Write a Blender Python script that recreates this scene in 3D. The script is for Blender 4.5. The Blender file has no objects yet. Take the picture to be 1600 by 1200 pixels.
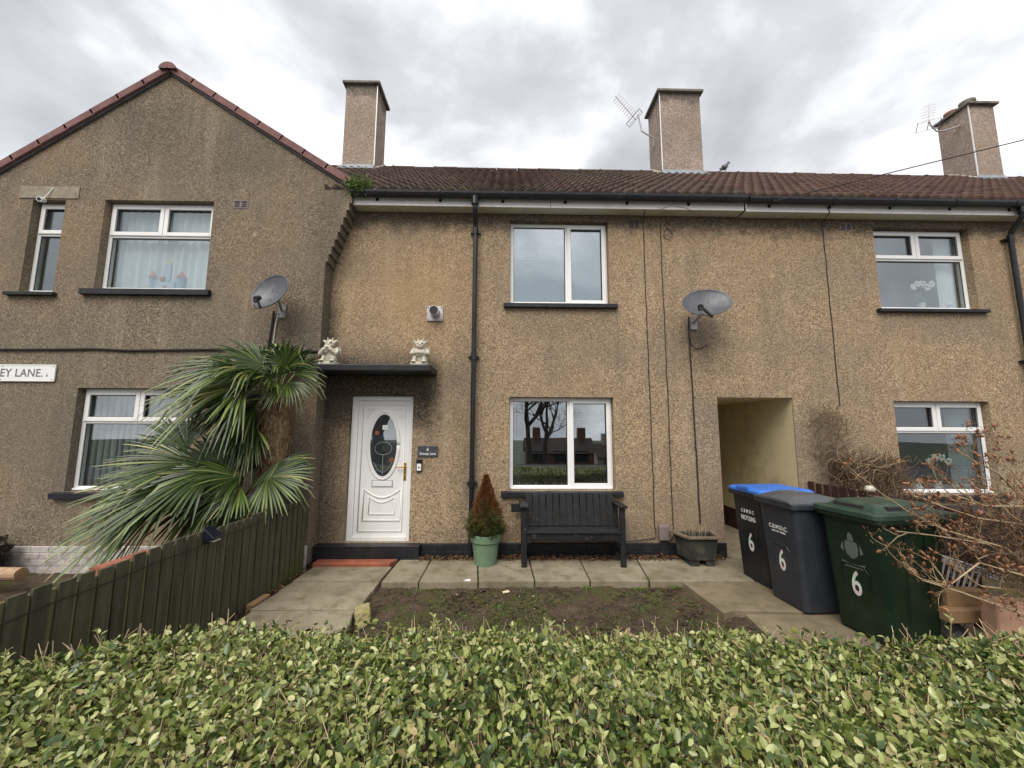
import bpy, math, random
import numpy as np
from mathutils import Vector, Matrix
random.seed(7); RNG = np.random.default_rng(7)
SC = bpy.context.scene; COL = SC.collection
R = math.radians

# ------------------------------------------------------------------ camera
def cam_axes(p, y, r):
    cp, sp, cy, sy, cr, sr = math.cos(p), math.sin(p), math.cos(y), math.sin(y), math.cos(r), math.sin(r)
    fwd = Vector((sy*cp, cy*cp, sp)); right = Vector((cy, -sy, 0)); up = right.cross(fwd)
    return cr*right + sr*up, cr*up - sr*right, fwd
cd = bpy.data.cameras.new('camera'); cam = bpy.data.objects.new('camera', cd); COL.objects.link(cam)
cr_, cu_, cf_ = cam_axes(R(6.7), R(1.12), R(.22))
cam.matrix_world = Matrix((( cr_.x, cu_.x, -cf_.x, 0), (cr_.y, cu_.y, -cf_.y, -5.5), (cr_.z, cu_.z, -cf_.z, 1.75), (0,0,0,1)))
cd.sensor_width = 36; cd.lens = 13.5; cd.clip_start = .05; cd.clip_end = 2000
SC.camera = cam

# ------------------------------------------------------------------ world, sun, exposure
SUN_EL, SUN_AZ = R(52), R(200)
W = bpy.data.worlds.new('World'); SC.world = W; W.use_nodes = True
nt = W.node_tree; nt.nodes.clear()
def wn(t, **k):
    n = nt.nodes.new(t)
    for a, b in k.items(): setattr(n, a, b)
    return n
out = wn('ShaderNodeOutputWorld'); bg = wn('ShaderNodeBackground'); bg.inputs['Strength'].default_value = .1
sky = wn('ShaderNodeTexSky', sky_type='NISHITA', sun_disc=False, sun_elevation=SUN_EL, sun_rotation=SUN_AZ, dust_density=3)
tc = wn('ShaderNodeTexCoord'); sep = wn('ShaderNodeSeparateXYZ'); nt.links.new(tc.outputs['Generated'], sep.inputs[0])
def wm(op, a, b=None):
    n = wn('ShaderNodeMath', operation=op)
    for i, v in enumerate((a, b)):
        if v is None: continue
        if hasattr(v, 'links'): nt.links.new(v, n.inputs[i])
        else: n.inputs[i].default_value = v
    return n.outputs[0]
den = wm('ADD', wm('MULTIPLY', wm('ABSOLUTE', sep.outputs[2]), .55), .62)
cmb = wn('ShaderNodeCombineXYZ')
nt.links.new(wm('DIVIDE', sep.outputs[0], den), cmb.inputs[0]); nt.links.new(wm('DIVIDE', sep.outputs[1], den), cmb.inputs[1]); nt.links.new(wm('MULTIPLY', sep.outputs[2], 1.5), cmb.inputs[2])
n1 = wn('ShaderNodeTexNoise'); n1.inputs['Scale'].default_value = 2.1; n1.inputs['Detail'].default_value = 8; n1.inputs['Roughness'].default_value = .52; n1.inputs['Distortion'].default_value = .15
mp = wn('ShaderNodeMapping'); mp.inputs['Location'].default_value = (3.55, 1.3, 0); nt.links.new(cmb.outputs[0], mp.inputs[0]); nt.links.new(mp.outputs[0], n1.inputs['Vector'])
rp = wn('ShaderNodeValToRGB'); nt.links.new(n1.outputs['Fac'], rp.inputs[0])
e = rp.color_ramp.elements
e[0].position = .36; e[0].color = (.345,.352,.375,1)
e[1].position = .63; e[1].color = (.84,.84,.86,1)
x = rp.color_ramp.elements.new(.50); x.color = (.50,.508,.53,1)
sc = wn('ShaderNodeVectorMath', operation='SCALE'); nt.links.new(rp.outputs[0], sc.inputs[0]); sc.inputs['Scale'].default_value = 7.6
mx = wn('ShaderNodeMix', data_type='RGBA'); mx.inputs[0].default_value = .95
nt.links.new(sky.outputs[0], mx.inputs[6]); nt.links.new(sc.outputs[0], mx.inputs[7])
nt.links.new(mx.outputs[2], bg.inputs[0]); nt.links.new(bg.outputs[0], out.inputs[0])

sd = bpy.data.lights.new('sun', 'SUN'); sd.energy = 1.5; sd.angle = R(45); sd.color = (1,.94,.86)
sun = bpy.data.objects.new('sun', sd); COL.objects.link(sun)
sun.rotation_euler = Vector((math.sin(SUN_AZ)*math.cos(SUN_EL), math.cos(SUN_AZ)*math.cos(SUN_EL), math.sin(SUN_EL))).to_track_quat('Z', 'Y').to_euler()
SC.view_settings.view_transform = 'Standard'; SC.view_settings.look = 'None'
SC.view_settings.exposure = 1.06; SC.view_settings.gamma = 1; SC.view_settings.use_curve_mapping = False
SC.cycles.max_bounces = 6; SC.cycles.transparent_max_bounces = 12

# ------------------------------------------------------------------ material helpers
class NT:
    def __init__(s, name):
        s.m = bpy.data.materials.new(name); s.m.use_nodes = True; s.t = s.m.node_tree
        s.b = s.t.nodes['Principled BSDF']; s.o = s.t.nodes['Material Output']
        s.pos = s.n('ShaderNodeNewGeometry').outputs['Position']
    def n(s, t, **k):
        x = s.t.nodes.new(t)
        for a, b in k.items(): setattr(x, a, b)
        return x
    def put(s, sock, v):
        if hasattr(v, 'links'): s.t.links.new(v, sock)
        elif isinstance(v, tuple) and len(v) == 3 and sock.type == 'RGBA': sock.default_value = (*v, 1)
        else: sock.default_value = v
    def math(s, op, a, b=0., c=None, clamp=False):
        x = s.n('ShaderNodeMath', operation=op); x.use_clamp = clamp
        s.put(x.inputs[0], a); s.put(x.inputs[1], b)
        if c is not None: s.put(x.inputs[2], c)
        return x.outputs[0]
    def noise(s, scale, detail=4, rough=.55, vec=None, stretch=None, out='Fac'):
        x = s.n('ShaderNodeTexNoise'); x.inputs['Scale'].default_value = scale; x.inputs['Detail'].default_value = detail; x.inputs['Roughness'].default_value = rough
        v = vec or s.pos
        if stretch: v = s.vmul(v, stretch)
        s.put(x.inputs['Vector'], v); return x.outputs[out]
    def vmul(s, v, k):
        x = s.n('ShaderNodeVectorMath', operation='MULTIPLY'); s.put(x.inputs[0], v); x.inputs[1].default_value = k; return x.outputs[0]
    def voro(s, scale, out='Color', vec=None, rnd=1., feature='F1'):
        x = s.n('ShaderNodeTexVoronoi', feature=feature); x.inputs['Scale'].default_value = scale; x.inputs['Randomness'].default_value = rnd
        s.put(x.inputs['Vector'], vec or s.pos); return x.outputs[out]
    def ramp(s, fac, *stops):
        x = s.n('ShaderNodeValToRGB'); s.put(x.inputs[0], fac); r = x.color_ramp
        while len(r.elements) < len(stops): r.elements.new(.5)
        for e, (p, c) in zip(r.elements, stops):
            e.position = p; e.color = (*c, 1) if isinstance(c, tuple) else (c, c, c, 1)
        return x.outputs[0]
    def mix(s, f, a, b, blend='MIX'):
        x = s.n('ShaderNodeMix', data_type='RGBA', blend_type=blend); s.put(x.inputs[0], f); s.put(x.inputs[6], a); s.put(x.inputs[7], b); return x.outputs[2]
    def sep(s, v=None):
        x = s.n('ShaderNodeSeparateXYZ'); s.put(x.inputs[0], v or s.pos); return x.outputs
    def mr(s, v, a, b, c=0., d=1.):
        x = s.n('ShaderNodeMapRange', clamp=True); s.put(x.inputs[0], v)
        for i, k in enumerate((a, b, c, d)): x.inputs[i+1].default_value = k
        return x.outputs[0]
    def bump(s, h, strength=.4, dist=.01):
        x = s.n('ShaderNodeBump'); x.inputs['Strength'].default_value = strength; x.inputs['Distance'].default_value = dist
        s.put(x.inputs['Height'], h); s.t.links.new(x.outputs[0], s.b.inputs['Normal'])
    def fin(s, col, rough=.7, spec=.4):
        s.put(s.b.inputs['Base Color'], col); s.put(s.b.inputs['Roughness'], rough); s.put(s.b.inputs['Specular IOR Level'], spec); return s.m
    def attr(s, name='rnd'):
        return s.n('ShaderNodeAttribute', attribute_name=name).outputs['Fac']

MAT = {}
def plain(name, c, rough=.6, var=.12, scale=6, bump=0., bscale=60, spec=.4, metal=0., dirt=None, dirt_amt=.4, dirt_scale=4):
    a = NT(name)
    f = a.noise(scale, 5)
    col = a.mix(a.mr(f, .3, .7), tuple(v*(1-var) for v in c), tuple(min(1, v*(1+var)) for v in c))
    if dirt:
        d = a.mr(a.noise(dirt_scale, 7, .65), .5, .72, 0, dirt_amt); col = a.mix(d, col, dirt)
    if bump: a.bump(a.noise(bscale, 4), bump, .004)
    a.b.inputs['Metallic'].default_value = metal
    MAT[name] = a.fin(col, a.mr(a.noise(scale*2.3, 3), .3, .7, rough*.85, min(1, rough*1.15)), spec)
    return MAT[name]

def pebble(name, stops, soot_shade=(), light=1.0, grime=.35):
    """wet-dash render: small stones of mixed colour in mortar, weather staining and some painted-in shade"""
    a = NT(name)
    rnd = a.sep(a.voro(95, 'Color'))[0]
    rnd2 = a.sep(a.voro(58, 'Color'))[1]
    f = a.math('ADD', a.math('MULTIPLY', rnd, .6), a.math('MULTIPLY', rnd2, .4))
    col = a.ramp(f, *stops)
    sc = a.noise(.9, 6, .6); col = a.mix(a.mr(sc, .38, .68, 0, .5), col, (.19,.16,.125), 'MIX')
    fine = a.noise(7, 5, .7); col = a.mix(a.mr(fine, .45, .75, 0, .25), col, (.15,.125,.10))
    # rain streaks running down the render
    st = a.noise(5, 5, .6, stretch=(1, 1, .12)); col = a.mix(a.mr(st, .54, .74, 0, grime*1.2), col, (.12,.11,.10))
    st2 = a.noise(3.2, 4, .6, stretch=(1, 1, .1)); col = a.mix(a.mr(st2, .55, .75, 0, .3), col, (.56,.45,.31))
    warm = a.noise(.55, 3); col = a.mix(a.mr(warm, .5, .7, 0, .25), col, (.42,.27,.14))
    X, Y, Z = a.sep()
    wob = a.math('MULTIPLY', a.math('SUBTRACT', a.noise(3.5, 5, .65), .5), .55)
    for (x0, x1, z0, z1, soft, amt, c) in soot_shade:     # ragged patches: sooty dirt, algae and painted-in shade
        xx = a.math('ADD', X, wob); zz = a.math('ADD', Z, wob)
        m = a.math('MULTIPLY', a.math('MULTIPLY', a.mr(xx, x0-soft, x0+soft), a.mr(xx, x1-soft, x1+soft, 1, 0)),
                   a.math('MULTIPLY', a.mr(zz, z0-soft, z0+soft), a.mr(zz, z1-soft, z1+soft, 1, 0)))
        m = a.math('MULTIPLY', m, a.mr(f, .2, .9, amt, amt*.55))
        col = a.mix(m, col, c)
    # pale efflorescence dots
    dots = a.voro(1.15, 'Distance', vec=a.vmul(a.pos, (1, .01, 1)))
    col = a.mix(a.mr(dots, .025, .05, .55, 0), col, (.55,.44,.26))
    h = a.math('ADD', a.voro(80, 'Distance'), a.math('MULTIPLY', a.noise(140, 2), .3))
    a.bump(h, .6, .009)
    MAT[name] = a.fin(col, .92, .2)

T = lambda r, g, b: (r, g, b)
pebble('dash_tan', [(.10, (.115,.079,.048)), (.32, (.28,.195,.115)), (.55, (.40,.29,.178)), (.75, (.50,.375,.242)), (.94, (.67,.54,.37))],
       soot_shade=[(-2.7,-1.0, 1.75, 2.75, .13, 1.0, (.040,.033,.027)), (-2.7,-2.2,.2,2.4,.16,.6,(.06,.05,.04)), (-2.7,-2.42,.1,3.6,.12,.6,(.07,.06,.05)), (-2.6, 9, 4.74, 5.4, .09, .95, (.065,.055,.045)), (-1.3,-.6,2.35,2.75,.14,.5,(.09,.075,.06)),  # under canopy: sooty dirt with shade painted in; darker at corner and eaves
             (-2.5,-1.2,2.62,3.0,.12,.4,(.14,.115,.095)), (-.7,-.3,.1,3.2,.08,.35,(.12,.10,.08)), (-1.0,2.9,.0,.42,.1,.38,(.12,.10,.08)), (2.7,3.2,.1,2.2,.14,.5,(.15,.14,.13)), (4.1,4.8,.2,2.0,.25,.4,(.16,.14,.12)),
             (.1,1.6,3.1,3.55,.12,.35,(.16,.13,.10)), (-2.36,-1.98,3.92,4.30,.03,.45,(.17,.14,.11)), (-2.1,-.6,3.2,4.4,.5,.3,(.50,.30,.12)), (4.4,5.6,.3,1.5,.3,.4,(.15,.13,.11)), (5.6,7.3,3.1,3.55,.14,.4,(.15,.14,.13)), (2.6,3.2,3.0,3.4,.1,.55,(.14,.12,.1))])  # last patch: shadow of the wide dish painted on the wall
pebble('dash_grey', [(.10, (.068,.052,.035)), (.32, (.155,.12,.08)), (.55, (.215,.172,.124)), (.75, (.285,.233,.172)), (.94, (.43,.355,.25))],
       soot_shade=[(-6.2,-5.3, 6.0, 6.5, .2, .4, (.08,.075,.06)), (-5.4,-4.6,5.6,6.6,.3,.45,(.09,.08,.065)), (-4.3,-2.2,5.3,6.2,.2,.4,(.1,.09,.07)), (-3.5,-2.6,2.7,3.35,.2,.45,(.09,.08,.07)), (-2.75,-2.3,2.8,5.2,.1,.5,(.1,.09,.07)),  # patch below the left dish is its shadow, painted on
             (-6.0,-5.6,.9,2.3,.06,.4,(.1,.1,.08)), (-6.9,-6.6,3.6,5.0,.06,.4,(.1,.1,.08))])
pebble('dash_chimney', [(.10, (.13,.095,.08)), (.32, (.30,.225,.185)), (.55, (.42,.33,.275)), (.75, (.54,.43,.365)), (.93, (.74,.64,.55))], soot_shade=[(-4,12,9.3,9.7,.08,.75,(.06,.06,.05))], grime=.12)
plain('dash_patch', (.27,.235,.175), .95, .25, 14, .6, 70)
plain('upvc', (.86,.86,.85), .32, .03, 3, spec=.5, dirt=(.55,.54,.50), dirt_amt=.18)
plain('fascia_white', (.87,.85,.84), .4, .04, 2, dirt=(.5,.46,.40), dirt_amt=.4, dirt_scale=3)
plain('soffit', (.62,.60,.49), .5, .08, 2, dirt=(.33,.33,.24), dirt_amt=.5, dirt_scale=3)
plain('black_paint', (.012,.013,.017), .5, .25, 5, .25, 70, dirt=(.06,.056,.052), dirt_amt=.4, dirt_scale=6)
plain('black_gloss', (.011,.012,.015), .3, .2, 5, spec=.5, dirt=(.06,.06,.06), dirt_amt=.3)
plain('concrete_sooty', (.20,.185,.155), .9, .3, 5, .4, 70, dirt=(.06,.06,.05), dirt_amt=.7)
plain('lead', (.33,.37,.42), .55, .2, 6, dirt=(.6,.6,.58), dirt_amt=.5, dirt_scale=9)
plain('mortar', (.42,.40,.36), .95, .2, 12, .5, 90)
plain('cream_paint', (.70,.60,.37), .75, .07, 1.5, .1, 40, dirt=(.30,.24,.14), dirt_amt=.6, dirt_scale=2.5)
plain('interior_dark', (.10,.095,.10), .9, .2, 3)
plain('interior_pale', (.44,.45,.48), .9, .08, 3)
plain('blind_sky_tint', (.33,.45,.50), .6, .03, 2)  # blue of the reflected sky is put into the blind's colour
plain('blind_dark', (.085,.09,.095), .5, .1, 6)
plain('curtain', (.80,.81,.82), .9, .05, 5)
plain('curtain_grey', (.36,.40,.41), .9, .08, 5)
plain('dish_grey', (.085,.09,.102), .42, .1, 5, spec=.5, dirt=(.25,.25,.25), dirt_amt=.3, dirt_scale=10)
plain('steel', (.42,.41,.41), .4, .1, 10, metal=.8)
plain('aluminium', (.5,.47,.48), .5, .1, 10, metal=.3)
plain('cable_black', (.025,.022,.02), .6)
plain('cable_brown', (.06,.045,.038), .7)
plain('cable_white', (.6,.58,.54), .6)
plain('pvc_brown', (.20,.155,.15), .5, .12, 8)
plain('brass', (.70,.47,.12), .28, .08, 10, metal=1.)
plain('letter_white', (.82,.82,.80), .5, .03)
plain('letter_black', (.16,.14,.18), .5, .1)
plain('slate', (.055,.06,.075), .55, .2, 30, .2, 90)
plain('stone_cream', (.58,.54,.44), .9, .2, 18, .5, 70, dirt=(.22,.20,.14), dirt_amt=.6, dirt_scale=22)
plain('terracotta_red', (.34,.105,.055), .8, .25, 7, .3, 60, dirt=(.16,.10,.07), dirt_amt=.6, dirt_scale=6)
plain('green_pot', (.155,.245,.155), .5, .1, 8, dirt=(.25,.30,.20), dirt_amt=.3, dirt_scale=7)
plain('rubber', (.03,.03,.03), .7)
plain('bin_black', (.011,.012,.016), .45, .2, 6, .08, 200, spec=.45, dirt=(.05,.05,.055), dirt_amt=.35)
plain('bin_grey', (.030,.035,.045), .45, .15, 6, .08, 200, spec=.45, dirt=(.07,.07,.075), dirt_amt=.35)
plain('bin_green', (.006,.020,.009), .42, .2, 6, .08, 200, spec=.45, dirt=(.04,.06,.04), dirt_amt=.3)
plain('lid_blue', (.045,.17,.62), .45, .12, 6, spec=.45, dirt=(.12,.22,.5), dirt_amt=.3)
plain('lid_grey', (.085,.09,.10), .3, .12, 6, spec=.4, dirt=(.2,.2,.2), dirt_amt=.3)
plain('lid_green', (.026,.055,.038), .45, .15, 6, spec=.4, dirt=(.11,.14,.10), dirt_amt=.4, dirt_scale=8)
plain('crest_print', (.13,.15,.125), .7, .25, 60)
plain('red_picket', (.055,.022,.02), .8, .3, 8, .2)
plain('raw_timber', (.36,.23,.12), .85, .2, 6, .2, 60)
plain('pink_render', (.52,.31,.215), .9, .12, 5, .35, 80)
plain('white_metal', (.74,.74,.74), .4, .05)
plain('bark', (.055,.045,.036), .95, .35, 12, .8, 40)
plain('twig_brown', (.15,.105,.07), .9, .3, 25)
plain('twig_tan', (.46,.35,.215), .85, .25, 20)
plain('bud_orange', (.32,.15,.085), .7, .35, 30)
plain('brick_white', (.50,.47,.45), .9, .25, 8, .5, 60, dirt=(.22,.11,.085), dirt_amt=.9, dirt_scale=7)
plain('brick_red', (.30,.105,.07), .9, .3, 9, .5, 60, dirt=(.12,.09,.07), dirt_amt=.5)
plain('log_wood', (.40,.27,.17), .9, .3, 14, .5, 60, dirt=(.08,.055,.04), dirt_amt=.6, dirt_scale=9)
plain('lichen_rock', (.33,.29,.13), .95, .3, 18, .6, 40, dirt=(.22,.20,.17), dirt_amt=.6, dirt_scale=12)
plain('pigeon', (.15,.15,.17), .8, .3, 20)
plain('petal_white', (.78,.76,.68), .6, .05)
plain('toy_blue', (.42,.56,.66), .5); plain('toy_red', (.66,.28,.22), .5); plain('toy_yellow', (.72,.64,.38), .5); plain('toy_pale', (.62,.70,.78), .5)
plain('dark_turf', (.028,.036,.016), .95, .4, .8)
plain('asphalt', (.055,.055,.057), .9, .2, 4, .4, 120)
plain('render_far', (.30,.25,.19), .95, .2, 2)
plain('brick_far', (.12,.05,.036), .95, .25, 3)
plain('roof_far', (.05,.038,.034), .95, .25, 3)
plain('pavement', (.27,.255,.23), .95, .2, 3, .3, 90)
plain('solar_black', (.012,.014,.022), .25, .1, 5, spec=.6)
plain('planter_wood', (.032,.035,.032), .8, .3, 8, .2, dirt=(.14,.12,.09), dirt_amt=.5)
plain('old_wood', (.16,.125,.09), .9, .3, 12, .4)
plain('dark_box', (.018,.02,.03), .5)

for gname, gk in (('glass', .19), ('glass_bright', .36)):
    a = NT(gname); MAT[gname] = a.m
    gl = a.n('ShaderNodeBsdfGlossy'); gl.inputs['Roughness'].default_value = .004; gl.inputs['Color'].default_value = (.93,.97,1,1)
    tr = a.n('ShaderNodeBsdfTransparent'); tr.inputs['Color'].default_value = (.86,.9,.9,1)
    fr = a.n('ShaderNodeLayerWeight'); fr.inputs['Blend'].default_value = .5
    ms = a.n('ShaderNodeMixShader'); a.put(ms.inputs[0], a.math('ADD', a.math('MULTIPLY', a.math('POWER', fr.outputs['Facing'], 4.), .7), gk, clamp=True))
    bp = a.n('ShaderNodeBump'); bp.inputs['Strength'].default_value = .02; bp.inputs['Distance'].default_value = .02; a.put(bp.inputs['Height'], a.noise(1.6, 2)); a.t.links.new(bp.outputs[0], gl.inputs['Normal'])
    a.t.links.new(tr.outputs[0], ms.inputs[1]); a.t.links.new(gl.outputs[0], ms.inputs[2]); a.t.links.new(ms.outputs[0], a.o.inputs[0])

def roof_mat(name, c1, c2, moss):
    a = NT(name); X, Y, Z = a.sep()
    cell = a.n('ShaderNodeTexVoronoi'); cell.inputs['Scale'].default_value = 1; cell.inputs['Randomness'].default_value = 0
    a.put(cell.inputs['Vector'], a.vmul(a.pos, (3.03, 3.9, .01)))
    rnd = a.sep(cell.outputs['Color'])[0]
    col = a.mix(rnd, c1, c2)
    col = a.mix(a.mr(a.noise(9, 6, .7), .42, .7, 0, .6), col, tuple(v*.45 for v in c1))
    col = a.mix(a.mr(a.noise(2.2, 7, .7), .52, .72, 0, moss), col, (.14,.135,.06))
    col = a.mix(a.mr(a.noise(38, 3, .6), .68, .74, 0, .65), col, (.42,.40,.34))
    a.bump(a.noise(70, 4), .5, .006); MAT[name] = a.fin(col, .9, .25)
roof_mat('tile_dark', (.058,.038,.031), (.098,.065,.052), .45)
roof_mat('tile_red', (.078,.044,.036), (.118,.068,.055), .3)
roof_mat('tile_new', (.215,.115,.108), (.25,.135,.128), .03)

a = NT('slab'); f = a.noise(1.7, 6, .6)
col = a.mix(a.mr(f, .3, .7), (.20,.165,.112), (.34,.295,.215))
col = a.mix(a.mr(a.noise(5, 7, .7), .48, .68, 0, .8), col, (.115,.105,.055))
col = a.mix(a.mr(a.noise(120, 2), .6, .75, 0, .4), col, (.13,.115,.09))
col = a.mix(a.mr(a.noise(22, 4, .6), .68, .74, 0, .5), col, (.50,.46,.38))
a.bump(a.math('ADD', a.noise(140, 2), a.math('MULTIPLY', a.noise(14, 4), 1.5)), .35, .004); MAT['slab'] = a.fin(col, .85, .3)
a = NT('slab_wet'); f = a.noise(2.3, 6, .6)
col = a.mix(a.mr(f, .3, .7), (.15,.12,.075), (.27,.22,.15))
col = a.mix(a.mr(a.noise(6, 7, .7), .5, .72, 0, .7), col, (.085,.085,.04))
a.bump(a.math('ADD', a.noise(140, 2), a.math('MULTIPLY', a.noise(14, 4), 1.5)), .35, .004); MAT['slab_wet'] = a.fin(col, .72, .35)
a = NT('soil'); f = a.noise(6, 8, .72)
col = a.mix(a.mr(f, .32, .68), (.036,.026,.019), (.19,.14,.10))
col = a.mix(a.mr(a.noise(3.4, 8, .75), .48, .58, 0, .8), col, (.12,.125,.042))
col = a.mix(a.mr(a.noise(55, 3, .6), .66, .72, 0, .8), col, (.36,.31,.25))
a.bump(a.math('ADD', a.noise(30, 6, .7), a.noise(110, 3)), 1., .03); MAT['soil'] = a.fin(col, .95, .2)

def leaf_mat(name, stops, rough=.38, trans=.25, spec=.5):
    a = NT(name); c = a.ramp(a.attr(), *stops)
    c = a.mix(a.mr(a.noise(90, 2), .4, .7, 0, .15), c, (.30,.30,.12))
    a.fin(c, rough, spec)
    t = a.n('ShaderNodeBsdfTranslucent'); a.put(t.inputs['Color'], c)
    m = a.n('ShaderNodeMixShader'); m.inputs[0].default_value = trans
    a.t.links.new(a.b.outputs[0], m.inputs[1]); a.t.links.new(t.outputs[0], m.inputs[2]); a.t.links.new(m.outputs[0], a.o.inputs[0]); MAT[name] = a.m
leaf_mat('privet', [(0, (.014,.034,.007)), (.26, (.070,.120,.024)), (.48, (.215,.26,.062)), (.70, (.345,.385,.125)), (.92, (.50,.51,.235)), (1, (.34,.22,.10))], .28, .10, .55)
leaf_mat('palm_leaf', [(0, (.012,.030,.007)), (.3, (.022,.052,.009)), (.55, (.060,.112,.018)), (.75, (.17,.22,.05)), (.9, (.31,.31,.11)), (1, (.46,.39,.19))], .3, .12)
leaf_mat('spruce', [(0, (.055,.070,.018)), (.35, (.115,.115,.030)), (.6, (.165,.115,.038)), (.8, (.18,.080,.030)), (1, (.215,.085,.032))], .7, .1, .2)
leaf_mat('weed', [(0, (.06,.12,.025)), (.5, (.115,.19,.05)), (1, (.22,.26,.08))], .5, .2, .3)
leaf_mat('dead_leaf', [(0, (.05,.028,.018)), (.5, (.13,.06,.033)), (1, (.24,.14,.08))], .8, .1, .2)
leaf_mat('evergreen', [(0, (.025,.05,.018)), (1, (.07,.11,.035))], .6, .1, .2)

a = NT('fence_wood'); X, Y, Z = a.sep()
g = a.noise(14, 5, .6, stretch=(1, 1, .08))
col = a.mix(a.mr(g, .3, .7), (.045,.043,.030), (.125,.118,.078))
col = a.mix(a.mr(a.noise(1.2, 5, .65), .45, .7, 0, .55), col, (.11,.105,.055))
alg = a.math('MULTIPLY', a.mr(a.math('ADD', Z, a.math('MULTIPLY', a.noise(5, 4), .5)), .15, .6, 1, 0), a.mr(Y, -1.3, -.3)); col = a.mix(a.math('MULTIPLY', alg, .75), col, (.14,.17,.03))
col = a.mix(a.mr(a.noise(3, 6, .7), .6, .75, 0, .5), col, (.16,.15,.11))
a.bump(g, .4, .004); MAT['fence_wood'] = a.fin(col, .9, .2)
a = NT('fence_gap'); g = a.noise(12, 5, .6, stretch=(1, 1, .1))
col = a.mix(a.mr(g, .3, .7), (.13,.125,.055), (.25,.23,.12)); MAT['fence_gap'] = a.fin(col, .9, .2)
a = NT('bench_paint'); g = a.noise(9, 5, .6)
col = a.mix(a.mr(g, .3, .7), (.009,.0095,.0115), (.019,.020,.023)); col = a.mix(a.mr(a.noise(16, 7, .75), .60, .67, 0, .7), col, (.20,.185,.16)); MAT['bench_paint'] = a.fin(col, .5, .4)
a = NT('palm_fibre'); g = a.noise(38, 6, .7, stretch=(1, 1, .4))
col = a.mix(a.mr(g, .35, .65), (.07,.042,.022), (.42,.29,.165)); a.bump(g, .9, .02); MAT['palm_fibre'] = a.fin(col, .95, .1)
a = NT('sticker'); X, Y, Z = a.sep(); col = a.ramp(a.math('FRACT', a.math('MULTIPLY', Z, 6.)), (0, (.80,.62,.62)), (.4, (.84,.84,.82)), (.8, (.55,.80,.66)), (1, (.8,.7,.7))); MAT['sticker'] = a.fin(col, .25, .6)

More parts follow.
